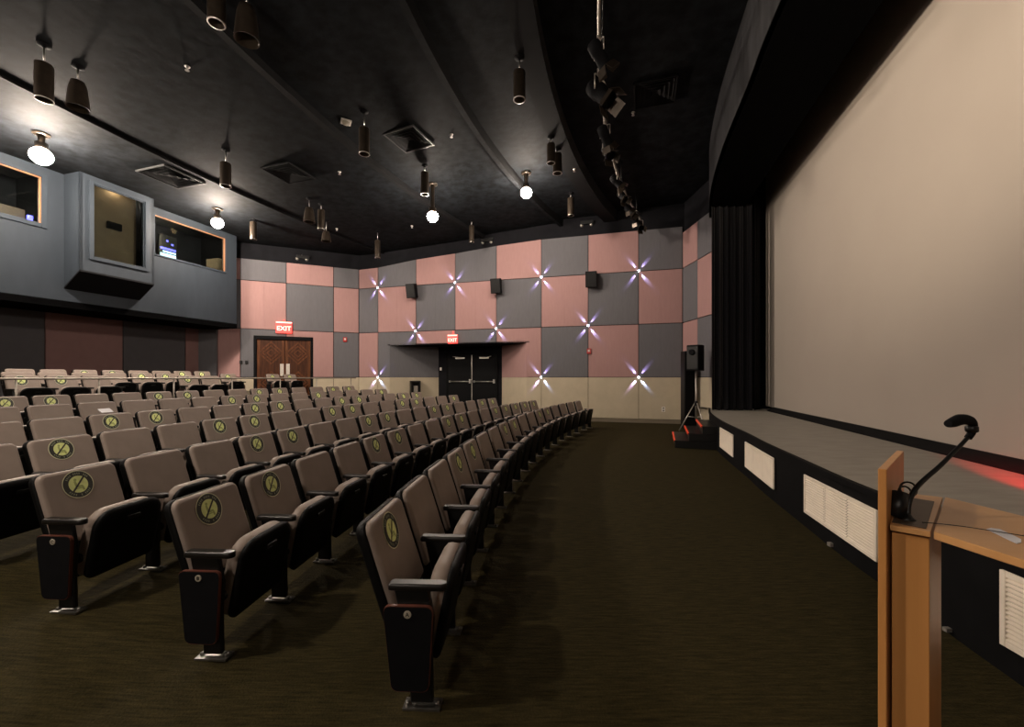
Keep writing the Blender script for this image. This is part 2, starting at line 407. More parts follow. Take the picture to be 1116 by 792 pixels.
# the doors
dd = (rb-ra).normalized(); dn = Vector((dd.y, -dd.x))
if dn.dot(WN) < 0: dn = -dn
TR = frame(ra, dd, dn)
sL, sC, sR = (on_line(ra, dd, p) for p in (488.5, 514.8, 541))
zf = .2
dr = empty('door_1', (ra.x, ra.y, 0), kind='structure')
def wbuild(mb, name, mats, parent, **k):
    return mb.build(name, mats, parent, loc=tuple(-c for c in parent.location), **k)
mb = MB(); mb.box(sL-.07, sL, .0, .07, zf, 2.46, T=TR); mb.box(sR, sR+.07, .0, .07, zf, 2.46, T=TR); mb.box(sL-.07, sR+.07, 0, .07, 2.40, 2.47, T=TR)
wbuild(mb, 'door_frame', 'blackdoor', dr, bevel=.01)
for a, b, hs in ((sL+.01, sC-.008, 1), (sC+.008, sR-.01, -1)):
    mb = MB(); mb.box(a, b, .0, .05, zf+.02, 2.39, T=TR)
    mb.box(a+.09, b-.09, .05, .054, zf+.2, 1.15, T=TR)
    leaf = wbuild(mb, 'door_leaf', 'blackdoor', dr, bevel=.006)
    mb = MB(); mb.tube([TR @ Vector((a+.10, .10, 1.33)), TR @ Vector((b-.06, .10, 1.33))], .022, 8)
    mb.box(a+.07, a+.13, .05, .12, 1.29, 1.37, T=TR); mb.box(b-.10, b-.02, .05, .12, 1.26, 1.42, T=TR)
    c = mb.build('push_bar', 'chrome', leaf)
    mb = MB(); cx_ = a+.55*(b-a); mb.box(cx_-.22, cx_+.16, .05, .11, 2.24, 2.30, T=TR); mb.tube([TR @ Vector((cx_+.1, .1, 2.29)), TR @ Vector((cx_-.3*hs, .2, 2.33))], .012, 6)
    mb.build('door_closer', 'steel', leaf)
mb = MB(); mb.box(sC-.012, sC+.012, .05, .07, zf+.05, 2.39, T=TR); wbuild(mb, 'door_astragal', 'steel', dr)
tag(MB().box(sL-.36, sL-.29, 0, .03, 1.78, 1.9, T=TR).build('wall_switch', 'steel'), 'small metal switch plate on the black wall left of the black double doors', 'switch')
# wall unit on the splayed wall left of the doors
s = on_line(fa, (ra-fa).normalized(), 452.5); q = (ra-fa).normalized(); qn = Vector((q.y, -q.x)); TQ = frame(fa, q, qn)
pu = empty('wall_phone', (*(fa+q*s), 1.0), label='black wall-mounted phone unit with silver front near the double doors', cat='wall phone')
mb = MB(); mb.box(s-.22, s+.16, 0, .20, .82, .90, T=TQ); mb.box(s-.22, s-.17, 0, .24, .82, 1.34, T=TQ); mb.box(s+.11, s+.16, 0, .24, .82, 1.34, T=TQ); mb.box(s-.22, s+.16, 0, .24, 1.28, 1.36, T=TQ); mb.box(s-.2, s+.14, 0, .04, .84, 1.3, T=TQ)
wbuild(mb, 'housing', 'black', pu, bevel=.01)
mb = MB(); mb.box(s-.09, s+.07, .04, .14, .92, 1.16, T=TQ); wbuild(mb, 'phone_body', 'steel', pu, bevel=.01)
mb = MB(); mb.tube([TQ @ Vector((s-.13, .12, .98)), TQ @ Vector((s-.13, .17, 1.02)), TQ @ Vector((s-.13, .17, 1.14)), TQ @ Vector((s-.13, .12, 1.18))], .018, 8); wbuild(mb, 'handset', 'black', pu)

# wooden double doors in the left far wall
d2 = empty('door_2', (*(P0+AD*DA0), 0), kind='structure')
zf2 = .6
mb = MB()
mb.box(DA0, DA0+.09, -.22, -.02, zf2, DZ, T=TA); mb.box(DA1-.09, DA1, -.22, -.02, zf2, DZ, T=TA); mb.box(DA0, DA1, -.22, -.02, DZ-.12, DZ, T=TA)
mb.box(DA0, DA1, -.4, -.35, zf2-.2, DZ, T=TA)
wbuild(mb, 'door_frame', 'matte', d2, bevel=.006)
mid = on_line(P0, AD, 310.3)
for a, b, hs in ((DA0+.10, mid-.01, 1), (mid+.01, DA1-.10, -1)):
    mb = MB(); y1 = -.09; Wd = b-a; cxm = (a+b)/2
    mb.box(a, b, -.16, y1, zf2+.15, DZ-.13, 0, T=TA)
    for (h0, h1) in ((1.95, 2.85), (.85, 1.75)):
        zc = (h0+h1)/2
        for sc_, th in ((.40, .05), (.27, .04), (.13, .035)):
            for k in range(4):
                a0, a1 = k*PI/2, (k+1)*PI/2
                p, q2 = (cxm+sc_*math.cos(a0)*1.0, zc+sc_*math.sin(a0)), (cxm+sc_*math.cos(a1), zc+sc_*math.sin(a1))
                ux, uz = (q2[0]-p[0]), (q2[1]-p[1]); ll = math.hypot(ux, uz); ux, uz = ux/ll, uz/ll
                TT = TA @ Matrix(((ux, 0, -uz, p[0]), (0, 1, 0, y1), (uz, 0, ux, p[1]), (0, 0, 0, 1)))
                mb.box(-th*.4, ll+th*.4, 0, .018, -th/2, th/2, 1, T=TT)
    mb.box(a, a+.09, y1, y1+.014, zf2+.15, DZ-.13, 1, T=TA); mb.box(b-.09, b, y1, y1+.014, zf2+.15, DZ-.13, 1, T=TA)
    leaf = wbuild(mb, 'door_leaf', ['doorwood', 'doorwood2'], d2)
    e = a if hs > 0 else b
    x0 = b-.15 if hs > 0 else a+.03
    mb = MB(); mb.box(x0, x0+.12, y1+.014, y1+.028, 1.55, 2.0, T=TA); mb.build('push_plate', 'steel', leaf, bevel=.004)

# rear wall, booth, wall behind the camera
Rr = Vector((-10.9, 14.35))
mb = MB()
wallquad(mb, Rr+MAIN*.8, Rr-MAIN*21, .5, 7.2, -.15)
rw = struct('wall_rear', mb, 'blackwall')
rj = [0]+[-on_line(Rr, MAIN, p) for p in (201, 133, 48)]
for k in range(8): rj.append(rj[-1]+1.75)
TRr = frame(Rr, MAIN*-1, BN)
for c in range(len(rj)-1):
    mb = MB(); mb.box(rj[c]+.01, rj[c+1]-.01, .0, .045, .9, 3.5, T=TRr); mb.build('fabric_panel', ('pinkshade', 'greyshade')[c % 2], rw, bevel=.008, seg=1)
mb = MB(); q = P0+AD*AJ[-1]; wallquad(mb, q, Rr+MAIN*.05, .6, 4.0, .1); struct('wall_rear_return', mb, 'grey')
mb = MB(); wallquad(mb, Vector((-17, -6)), Vector((7, -6)), -.2, 7.3, .2); struct('wall_near', mb, 'grey')

# projection booth
TB = frame(B0, MAIN*-1, BN)             # x along the booth from its far end toward the camera, y out into the room
def sb(px): return -on_line(B0, MAIN, px)
bw = empty('wall_booth', (B0.x, B0.y, 0), kind='structure')
W2 = (sb(245.2), sb(168.3), 5.02, 6.13); W1 = (sb(44.5), sb(44.5)+2.6, 5.04, 6.1)
mb = MB()
rects = [(-.0, 18, 3.33, 6.36)]
BUMP = (2.92, 4.50)
for h in (W2, W1, (BUMP[0]+.12, BUMP[1]-.12, 4.2, 6.2)):
    rects = [q for r in rects for q in minus(r, h)]
for r in rects: mb.box(r[0], r[1], -.12, 0, r[2], r[3], T=TB)
mb.box(-.0, .1, -1.6, -.12, 3.33, 6.36, T=TB)
wbuild(mb, 'booth_front', 'booth', bw)
mb = MB(); mb.box(0, 18, -1.7, .015, 3.17, 3.33, T=TB); wbuild(mb, 'booth_underside', 'softblack', bw)
# projecting bay
mb = MB(); x0, x1 = BUMP; pr = .56
sec = [(0, 3.66), (pr, 4.04), (pr, 6.36), (0, 6.36)]
hol = (x0+.22, x1-.26, 4.42, 6.17)
for xx in (x0, x1-.06):
    vs = [TB @ Vector((xx, y, z)) for y, z in sec]+[TB @ Vector((xx+.06, y, z)) for y, z in sec]
    mb.add(vs, [(0, 1, 2, 3), (7, 6, 5, 4), (0, 4, 5, 1), (1, 5, 6, 2), (2, 6, 7, 3), (3, 7, 4, 0)])
for r in minus((x0, x1, 4.04, 6.36), hol): mb.box(r[0], r[1], pr-.06, pr, r[2], r[3], T=TB)
wbuild(mb, 'booth_bay', 'booth', bw)
mb = MB()
vs = [TB @ Vector(v) for v in ((x0, 0, 3.66), (x1, 0, 3.66), (x1, pr, 4.04), (x0, pr, 4.04), (x0, 0, 3.62), (x1, 0, 3.62), (x1, pr+.002, 4.0), (x0, pr+.002, 4.0))]
mb.add(vs, [(0, 1, 2, 3), (4, 7, 6, 5), (0, 4, 5, 1), (1, 5, 6, 2), (2, 6, 7, 3), (3, 7, 4, 0)])
wbuild(mb, 'bay_underside', 'matte', bw)
def win(name, h, y, fw, depth, inner=None):
    o = empty(name, (*(B0-MAIN*h[0]), h[2]), kind='structure')
    mb = MB()
    for r in minus((h[0]-fw, h[1]+fw, h[2]-fw, h[3]+fw*.6), h): mb.box(r[0], r[1], y, y+.035, r[2], r[3], T=TB)
    wbuild(mb, 'window_frame', 'boothtrim', o, bevel=.006)
    mb = MB(); mb.box(h[0], h[1], y-.045, y-.035, h[2], h[3], T=TB); wbuild(mb, 'window_pane', 'glass', o)
    mb = MB(); t = .018
    mb.box(h[0], h[0]+t, y-.05, y-.0, h[2], h[3], T=TB); mb.box(h[0], h[1], y-.05, y, h[3]-t, h[3], T=TB)
    if inner: wbuild(mb, 'window_reveal', inner, o)
    return o
win('window_1', W1, 0, .1, .1, 'reveal'); win('window_2', W2, 0, .05, .1, 'reveal'); win('window_3', hol, pr, .09, .1, 'boothtrim')
mb = MB(); mb.box(hol[0]-.1, hol[1]+.1, pr-.30, pr-.26, 4.2, 6.3, T=TB); wbuild(mb, 'port_board', 'boothtan', bw)
mb = MB(); mb.box(hol[0]-.02, hol[0]+.05, pr-.26, pr-.1, 4.3, 6.3, T=TB); wbuild(mb, 'port_edge', 'matte', bw)
mb = MB(); mb.box(hol[0]+.40, hol[0]+.70, pr-.26, pr-.18, 5.27, 5.45, T=TB)
tag(mb.build('projector', 'matte', bevel=.01), 'small black projector box behind the projecting booth window', 'projector')
mb = MB()
mb.box(-.0, 18, -2.2, -2.1, 3.35, 6.36, T=TB); mb.box(0, 18, -2.1, -.12, 3.33, 3.37, T=TB); mb.box(.1, .16, -2.1, -.13, 3.35, 6.36, 1, T=TB)
mb.box(2.78, 2.84, -2.1, -.13, 3.35, 6.36, 1, T=TB); mb.box(4.62, 4.68, -2.1, -.13, 3.35, 6.36, 1, T=TB)
wbuild(mb, 'booth_interior', ['boothwall', 'matte'], bw)
def boothbox(name, a, b, y0, y1, z0, z1, m, label, cat):
    return tag(MB().box(a, b, y0, y1, z0, z1, T=TB).build(name, m, bevel=.01), label, cat)
mon = empty('monitor', (*(B0-MAIN*1.6-BN*.6), 5.0), label='glowing blue and white monitor behind the right booth window', cat='monitor')
ma, mbn = sb(208)+.02, sb(188.5)
mb = MB(); mb.box(ma+.0, mbn+.0, -.62, -.56, 4.7, 5.82, T=TB); wbuild(mb, 'monitor_housing', 'black', mon, bevel=.01)
mb = MB(); mb.box(ma+.03, mbn-.03, -.56, -.555, 5.06, 5.26, T=TB); mb.box(ma+.03, mbn-.10, -.56, -.555, 5.30, 5.34, T=TB); wbuild(mb, 'screen_window', 'screenwhite', mon)
mb = MB(); mb.box(ma+.03, mbn-.03, -.56, -.556, 5.38, 5.44, T=TB); mb.box(ma+.1, ma+.16, -.56, -.555, 5.55, 5.60, T=TB); mb.box(ma+.25, ma+.3, -.56, -.555, 5.63, 5.68, T=TB); wbuild(mb, 'screen_lights', 'bluelight', mon)
boothbox('equipment_rack', .2, .45, -.8, -.25, 4.0, 5.5, 'boothtan', 'tan equipment rack at the right end of the right booth window', 'equipment rack')
boothbox('booth_desk', .5, 2.7, -.55, -.2, 4.9, 4.95, 'matte', 'dark desk edge just inside the right booth window', 'desk')
tag(MB().box(W1[0]+.12, W1[0]+.9, -.5, -.3, 4.9, 5.33, T=TB).build('mixing_console', 'darkbrown', bevel=.01), 'brown console lid in the corner of the left booth window', 'console')
tag(MB().box(W1[0]+.06, W1[0]+.15, -.2, -.14, 5.08, 5.2, T=TB).build('indicator_lamp', 'bluelight', bevel=.01), 'small blue glowing lamp in the left booth window corner', 'indicator lamp')
for (a, wt, c) in ((1.4, 5, (1, .62, .3)), (6.0, 26, (.55, 1, .6)), (3.6, 5, (1, .75, .5))):
    ld = bpy.data.lights.new('booth_lamp_light', 'POINT'); ld.energy = wt; ld.color = c; ld.shadow_soft_size = .08
    lo = bpy.data.objects.new('booth_lamp_light', ld); COL.objects.link(lo); p = TB @ Vector((a, -.30 if a == 3.6 else -.9, 6.15)); lo.location = p
    if a == 3.6: lo.location = TB @ Vector((3.7, pr-.15, 6.28))
    if a == 6.0: lo.location = TB @ Vector((6.0, -1.5, 5.0))

# ------------------------------------------------------------------ stage
SC = [(2.25, -3), (2.30, -1), (2.35, 0), (2.41, 1.1), (2.48, 2.01), (2.57, 2.47), (2.67, 2.97), (2.77, 3.47), (2.93, 4.08), (3.28, 5.4), (3.5, 6.1), (4.05, 8.0), (4.70, 9.8), (5.42, 11.35)]
def stage_x(y):
    # smooth monotone interpolation
    for i in range(len(SC)-1):
        if SC[i][1] <= y <= SC[i+1][1]:
            x0, y0 = SC[i]; x1, y1 = SC[i+1]
            def sl(j):
                j0, j1 = max(j-1, 0), min(j+1, len(SC)-1)
                return (SC[j1][0]-SC[j0][0])/(SC[j1][1]-SC[j0][1])
            h = y1-y0; t = (y-y0)/h; m0, m1 = sl(i)*h, sl(i+1)*h
            return (2*t**3-3*t*t+1)*x0+(t**3-2*t*t+t)*m0+(-2*t**3+3*t*t)*x1+(t**3-t*t)*m1
    return SC[-1][0]
SY = [-3+14.35*i/60 for i in range(61)]
curve = [Vector((stage_x(y), y)) for y in SY]
def scr_x(y, off=.18): return 5.36+.289*(y-6.71)+off
SH = .65
mb = MB()
for i in range(60):
    a, b = curve[i], curve[i+1]
    mb.add([(a.x, a.y, SH), (b.x, b.y, SH), (max(scr_x(b.y, .5), b.x+.1), b.y, SH), (max(scr_x(a.y, .5), a.x+.1), a.y, SH)], [(0, 1, 2, 3)], 0)
    mb.add([(a.x, a.y, -.05), (b.x, b.y, -.05), (b.x, b.y, SH-.0), (a.x, a.y, SH-.0)], [(0, 1, 2, 3)], 1)
mb.add([(5.42, 11.35, SH), (5.3, 12.6, SH), (7.6, 12.6, SH), (7.1, 11.35, SH)], [(0, 1, 2, 3)], 0)
struct('floor_stage', mb, ['stage', 'stagefront'])
mb = MB()
mb.loft([[(c.x-.02, c.y, SH-.035), (c.x-.02, c.y, SH+.008), (c.x+.03, c.y, SH+.008), (c.x+.03, c.y, SH-.035)] for c in curve], smooth=False)
struct('trim_stage_edge', mb, 'stagefront')
# cream louvred vents on the stage front
def stage_pt(px):
    k = (px-558)/F; y = 1.0
    while y < 11.3:
        if stage_x(y)/y <= k: return y
        y += .005
    return y
def vent_grille(ya, yb, label):
    a, b = Vector((stage_x(ya), ya)), Vector((stage_x(yb), yb)); d = (a-b).normalized(); n = Vector((-d.y, d.x))
    if n.x > 0: n = -n
    L = (a-b).length; b2 = b+n*.012; T = frame(b2, d, n)
    o = empty('air_vent', (b.x, b.y, .16), label=label, cat='air vent', group='cream air vents along the stage front')
    mb = MB(); z0, z1 = .155, .532; fw = .028
    for r in minus((0, L, z0, z1), (fw, L-fw, z0+fw, z1-fw)): mb.box(r[0], r[1], 0, .018, r[2], r[3], T=T)
    wbuild(mb, 'vent_frame', 'vent', o, bevel=.003, seg=1)
    mb = MB(); mb.box(fw, L-fw, 0, .003, z0+fw, z1-fw, T=T); wbuild(mb, 'vent_backing', 'ventdark', o)
    mb = MB(); n_ = 14
    for k in range(n_):
        z = z0+fw+(z1-z0-2*fw)*(k+.5)/n_
        for (s0, s1) in ((0, .33), (.34, .66), (.67, 1)):
            xa, xb = fw+(L-2*fw)*s0, fw+(L-2*fw)*s1
            vs = [T @ Vector(v) for v in ((xa, .003, z+.007), (xb, .003, z+.007), (xb, .016, z-.002), (xa, .016, z-.002), (xa, .003, z+.003), (xb, .003, z+.003), (xb, .016, z-.009), (xa, .016, z-.009))]
            mb.add(vs, [(0, 1, 2, 3), (4, 7, 6, 5), (0, 4, 5, 1), (1, 5, 6, 2), (2, 6, 7, 3), (3, 7, 4, 0)])
    wbuild(mb, 'vent_louvres', 'vent', o)
vent_grille(stage_pt(786), stage_pt(800.5), 'small cream louvred air vent on stage front nearest the steps')
vent_grille(stage_pt(814), stage_pt(845.6), 'cream louvred air vent on stage front, second from the steps')
vent_grille(stage_pt(879.5), stage_pt(879.5)-1.12, 'long cream louvred air vent partly hidden by the lectern front panel')
vent_grille(stage_pt(1096), stage_pt(1096)-1.1, 'cream louvred air vent seen under the lectern desk top')
tag(MB().box(stage_x(3.62)-.03, stage_x(3.62), 3.60, 3.64, .02, .05).build('cable_clip', 'steel'), 'tiny metal clip at the foot of the stage front', 'clip')
tag(MB().box(stage_x(2.40)-.035, stage_x(2.40), 2.395, 2.42, .02, .04).build('floor_socket', 'steel'), 'tiny silver socket at the foot of the stage behind the lectern', 'socket')

# screen, masking, curtain, header
SL, SRy = 11.05, -2.0
mb = MB()
n = 24
rows_ = []
for i in range(n+1):
    y = SRy+(SL-SRy)*i/n; rows_.append((scr_x(y), y))
vs = []; zb, zt = .735, 7.0
for x, y in rows_: vs += [(x, y, zb), (x, y, zt), (x+.03, y, zt), (x+.03, y, zb)]
mb.loft([vs[i*4:i*4+4] for i in range(n+1)], smooth=False)
tag(mb.build('projection_screen', 'screen'), 'huge pale projection screen standing at the back of the stage', 'screen')
mb = MB()
mb.loft([[(scr_x(y, .0), y, SH), (scr_x(y, .0), y, SH+.02), (scr_x(y, .15), y, .745), (scr_x(y, .2), y, .745), (scr_x(y, .2), y, SH)] for y in (SRy, 3, 8, 10.4)], smooth=False)
struct('trim_screen_base', mb, 'stagefront')
mb = MB()
mb.loft([[(scr_x(y, -.06), y, 6.62), (scr_x(y, -.06), y, 7.2), (scr_x(y, .0), y, 7.2), (scr_x(y, .0), y, 6.62)] for y in (SRy, 3, 8, 10.9)], smooth=False)
struct('trim_screen_top', mb, 'softblack')
mb = MB(); wallquad(mb, Vector((scr_x(-6, .45), -6)), Vector((scr_x(14, .45), 14)), 0, 7.2, -.1); struct('wall_stage', mb, 'blackwall')
mb = MB()
hc_ = [Vector((stage_x(y), y)) for y in SY]
mb.loft([[(c.x, c.y, 5.88), (c.x, c.y, 7.15), (c.x+.08, c.y, 7.15), (c.x+.08, c.y, 5.88)] for c in hc_], smooth=False)
struct('wall_proscenium_header', mb, 'header')
mb = MB()
for i in range(60):
    a, b = hc_[i], hc_[i+1]
    xa, xb = max(scr_x(a.y, -.50), a.x+.05), max(scr_x(b.y, -.50), b.x+.05)
    mb.add([(a.x+.01, a.y, 5.88), (b.x+.01, b.y, 5.88), (xb, b.y, 5.88), (xa, a.y, 5.88)], [(0, 1, 2, 3)])
    mb.add([(xa, a.y, 5.88), (xb, b.y, 5.88), (xb, b.y, 7.15), (xa, a.y, 7.15)], [(0, 1, 2, 3)])
struct('ceiling_proscenium', mb, 'softblack')
def drape(name, A, B, z0, z1, waves, amp, m, label, cat, n=140):
    d = (B-A); L = d.length; d = d.normalized(); nn = Vector((d.y, -d.x)); rings = []
    random.seed(3); ph = [random.random()*6 for _ in range(4)]
    for z, k in ((z0, 1.15), (z0+.6, 1.0), ((z0+z1)/2, .9), (z1, .8)):
        f, bk = [], []
        for i in range(n+1):
            s = i/n; w_ = waves*2*PI*s
            o = amp*k*(.6*math.sin(w_+ph[0]+.8*math.sin(2.3*s*PI+ph[1]))+.35*math.sin(w_*1.9+ph[2]))
            p = A+d*(L*s)+nn*o; f.append((p.x, p.y, z)); q_ = p-nn*.015; bk.append((q_.x, q_.y, z))
        rings.append(f+bk[::-1])
    return tag(MB().loft(rings).build(name, m), label, cat)
drape('stage_curtain', Vector((5.11, 10.62)), Vector((6.18, 10.60)), SH+.01, 5.95, 5.5, .085, 'curtain', 'black pleated curtain hanging at the far side of the stage', 'curtain')
drape('masking_drape', Vector((6.22, 10.60)), Vector((6.46, 10.76)), SH+.01, 6.4, 2, .012, 'matte', 'flat black masking cloth between the curtain and the screen', 'masking drape', n=30)
mb = MB(); wallquad(mb, Vector((5.55, 10.95)), Vector((7.6, 11.5)), 0, 7.1, .1); struct('wall_stage_end', mb, 'blackwall')

# red light on the stage, from a spot standing out of frame
rs = bpy.data.lights.new('red_stage_spot', 'SPOT'); rs.energy = 1800; rs.color = (1, .0, .005); rs.spot_size = math.radians(13); rs.spot_blend = .8; rs.shadow_soft_size = .05
ro = bpy.data.objects.new('red_stage_spot', rs); COL.objects.link(ro); ro.location = (3.1, 1.5, 1.15)
ro.rotation_euler = (Vector((4.27, 3.46, .62))-ro.location).to_track_quat('-Z', 'Y').to_euler()

# spot added out of view, left of the camera, to brighten the upper screen
ws = bpy.data.lights.new('added_screen_wash', 'SPOT'); ws.energy = 2400; ws.color = (1, .84, .66); ws.spot_size = math.radians(50); ws.spot_blend = 1.0; ws.shadow_soft_size = .1
wo = bpy.data.objects.new('added_screen_wash', ws); COL.objects.link(wo); wo.location = (-2.6, 1.9, 4.9)
wo.rotation_euler = (Vector((5.0, 4.9, 5.2))-wo.location).to_track_quat('-Z', 'Y').to_euler()

# steps up to the stage with red edge strips
st = empty('stage_steps', (4.22, 8.5, 0), label='black three-step stair with glowing red nosings against the stage', cat='steps')
o_ = Vector((-.94, .34)).normalized(); a_ = Vector((.34, .94)).normalized()
TS = frame(Vector((4.22, 8.50)), a_, o_)
for k, (d0, z1) in enumerate(((.80, .16), (.53, .32), (.27, .48))):
    mb = MB(); mb.box(0, 1.5, -.15, d0, 0 if k == 0 else .16*k, z1-.02, T=TS); mb.box(-.01, 1.51, -.15, d0+.02, z1-.02, z1, T=TS)
    stp = wbuild(mb, 'step', 'black', st, bevel=.005)
    mb = MB(); mb.box(.02, 1.48, d0-.004, d0+.026, z1, z1+.005, T=TS); mb.box(.02, 1.48, d0+.02, d0+.026, z1-.03, z1, T=TS); mb.build('nosing', 'redstrip', stp)

# PA loudspeaker on a tripod, tall box behind
sp = (5.06, 11.35)
t_ = empty('speaker_stand', (*sp, 0), label='black tripod speaker stand on the carpet beside the stage steps', cat='speaker stand')
mb = MB().tube([(0, 0, .35), (0, 0, 1.70)], .025, 10); mb.build('pole', 'steel', t_)
mb = MB().lathe([(.04, .72), (.045, .75), (.045, .82), (.04, .85)], 12); mb.build('collar', 'black', t_)
for a in (2.9, .6, 4.9):
    mb = MB().tube([(0.03*math.cos(a), .03*math.sin(a), .80), (.44*math.cos(a), .44*math.sin(a), .02)], .014, 8)
    mb.tube([(0, 0, .4), (.22*math.cos(a), .22*math.sin(a), .42)], .009, 6); mb.build('leg', 'steel', t_)
u = empty('loudspeaker', (*sp, 1.68), -.9, label='black portable loudspeaker on top of the tripod stand', cat='loudspeaker')
mb = MB().prism([(-.17, -.2), (.17, -.2), (.2, -.02), (.13, .2), (-.13, .2), (-.2, -.02)], 0, .70); mb.build('cabinet', 'matte', u, bevel=.02)
mb = MB().box(-.15, .15, -.212, -.2, .05, .65); mb.build('grille', 'black', u)
mb = MB().lathe([(.05, .03), (.08, .035), (.08, .0), (.05, -.02)], 16, T=Matrix.Translation((0, -.215, .5)) @ Matrix.Rotation(PI/2, 4, 'X')); mb.build('horn', 'matte', u)
tc = empty('column_speaker', (5.22, 12.2, 0), .1, label='tall narrow black column speaker standing in the corner behind the tripod', cat='column speaker')
mb = MB().box(-.19, .19, -.12, .12, 0, 2.27); mb.build('cabinet', 'black', tc, bevel=.015)
mb = MB().box(-.165, .165, -.13, -.12, .1, 2.2); mb.build('grille', 'matte', tc)

# ------------------------------------------------------------------ theatre seats
ROWS = {1: (24.174, .0008, .0329, .0224, .2369, 17), 2: (25.365, .0086, .0435, .0221, .1367, 17), 3: (26.5021, .0711, .0540, .0207, .1230, 17),
        4: (27.5676, .1655, .0619, .0195, .1078, 17), 5: (28.7763, .2396, .0934, .0185, .1120, 16), 6: (30.107, .3214, .1220, .0181, .1040, 15), 7: (31.5344, .4011, .1538, .0167, .1620, 14)}
STICK = {1: [0, 3, 4, 7, 8, 11, 12], 2: [0, 1, 4, 5, 8, 9, 12, 13, 14, 15, 16], 3: [0, 3, 4, 7, 8, 11, 12, 15, 16], 4: [1, 4, 5, 8, 9, 12, 13, 16],
         5: [2, 3, 6, 7, 10, 11, 14, 15], 6: [6, 7, 10, 14], 7: [0, 1, 4, 5, 8, 9, 12, 13]}
PW = .555
def tilt(ox, oz, ang):
    """matrix: local (lateral, up along the slab, thickness forward) -> chair space"""
    c, s = math.cos(ang), math.sin(ang)          # ang: lean backwards from vertical
    w_ = Vector((-s, 0, c)); n_ = Vector((c, 0, s)); y_ = Vector((0, 1, 0))
    return Matrix(((y_.x, w_.x, n_.x, ox), (y_.y, w_.y, n_.y, 0), (y_.z, w_.z, n_.z, oz), (0, 0, 0, 1)))
def slab(mb, T, w_, h_, rt, rb, layers, mi=0, cy=0, bow=0.0):
    """layers: (depth, inset)"""
    rings = []
    for dep, ins in layers:
        pts = rrect(w_-2*ins, h_-2*ins, max(rt-ins, .01), max(rb-ins, .01), n=6, cy=cy+ins)
        rings.append([(x, y, dep+bow*(2*x/w_)**2) for x, y in pts])
    mb.loft(rings, mi, T=T)
def make_sticker(parent, T):
    def disc(mb, r, z, mi, n=36):
        vs = [T @ Vector((r*math.cos(2*PI*i/n), r*math.sin(2*PI*i/n), z)) for i in range(n)]; mb.add(vs, [list(range(n))], mi)
    mb = MB()
    disc(mb, .094, .0010, 2); disc(mb, .089, .0016, 1); disc(mb, .058, .0022, 0)
    # seated figure
    def quad(cx, cy, w_, h_, a, z, mi):
        c, s = math.cos(a), math.sin(a)
        mb.add([T @ Vector((cx+x*c-y*s, cy+x*s+y*c, z)) for x, y in ((-w_, -h_), (w_, -h_), (w_, h_), (-w_, h_))], [(0, 1, 2, 3)], mi)
    n = 12; mb.add([T @ Vector((-.014+.009*math.cos(2*PI*i/n), .032+.009*math.sin(2*PI*i/n), .0027)) for i in range(n)], [list(range(n))], 3)
    quad(-.016, .004, .007, .02, .1, .0027, 3); quad(.002, -.016, .02, .006, .0, .0027, 3); quad(.022, -.03, .006, .016, .2, .0027, 3); quad(-.006, -.028, .028, .003, 0, .0027, 3)
    quad(0, 0, .0055,   .062, -.75, .0032, 1)
    for (c0, c1, rr) in ((60, 150, .0735), (20, 56, .0735), (200, 262, .0735), (268, 335, .0735)):
        k = int((c1-c0)/9)
        for i in range(k):
            if (i*7+c0) % 5 == 0: continue
            a = math.radians(c0+(i+.5)*(c1-c0)/k); quad(rr*math.cos(a), rr*math.sin(a), .0032, .0062, a-PI/2, .0022, 4)
    o = mb.build('sticker', ['stk_green', 'stk_dark', 'stk_light', 'stk_icon', 'stk_text'], parent, recalc=False)
    o['label'] = 'round green and black do-not-sit sticker'
    return o
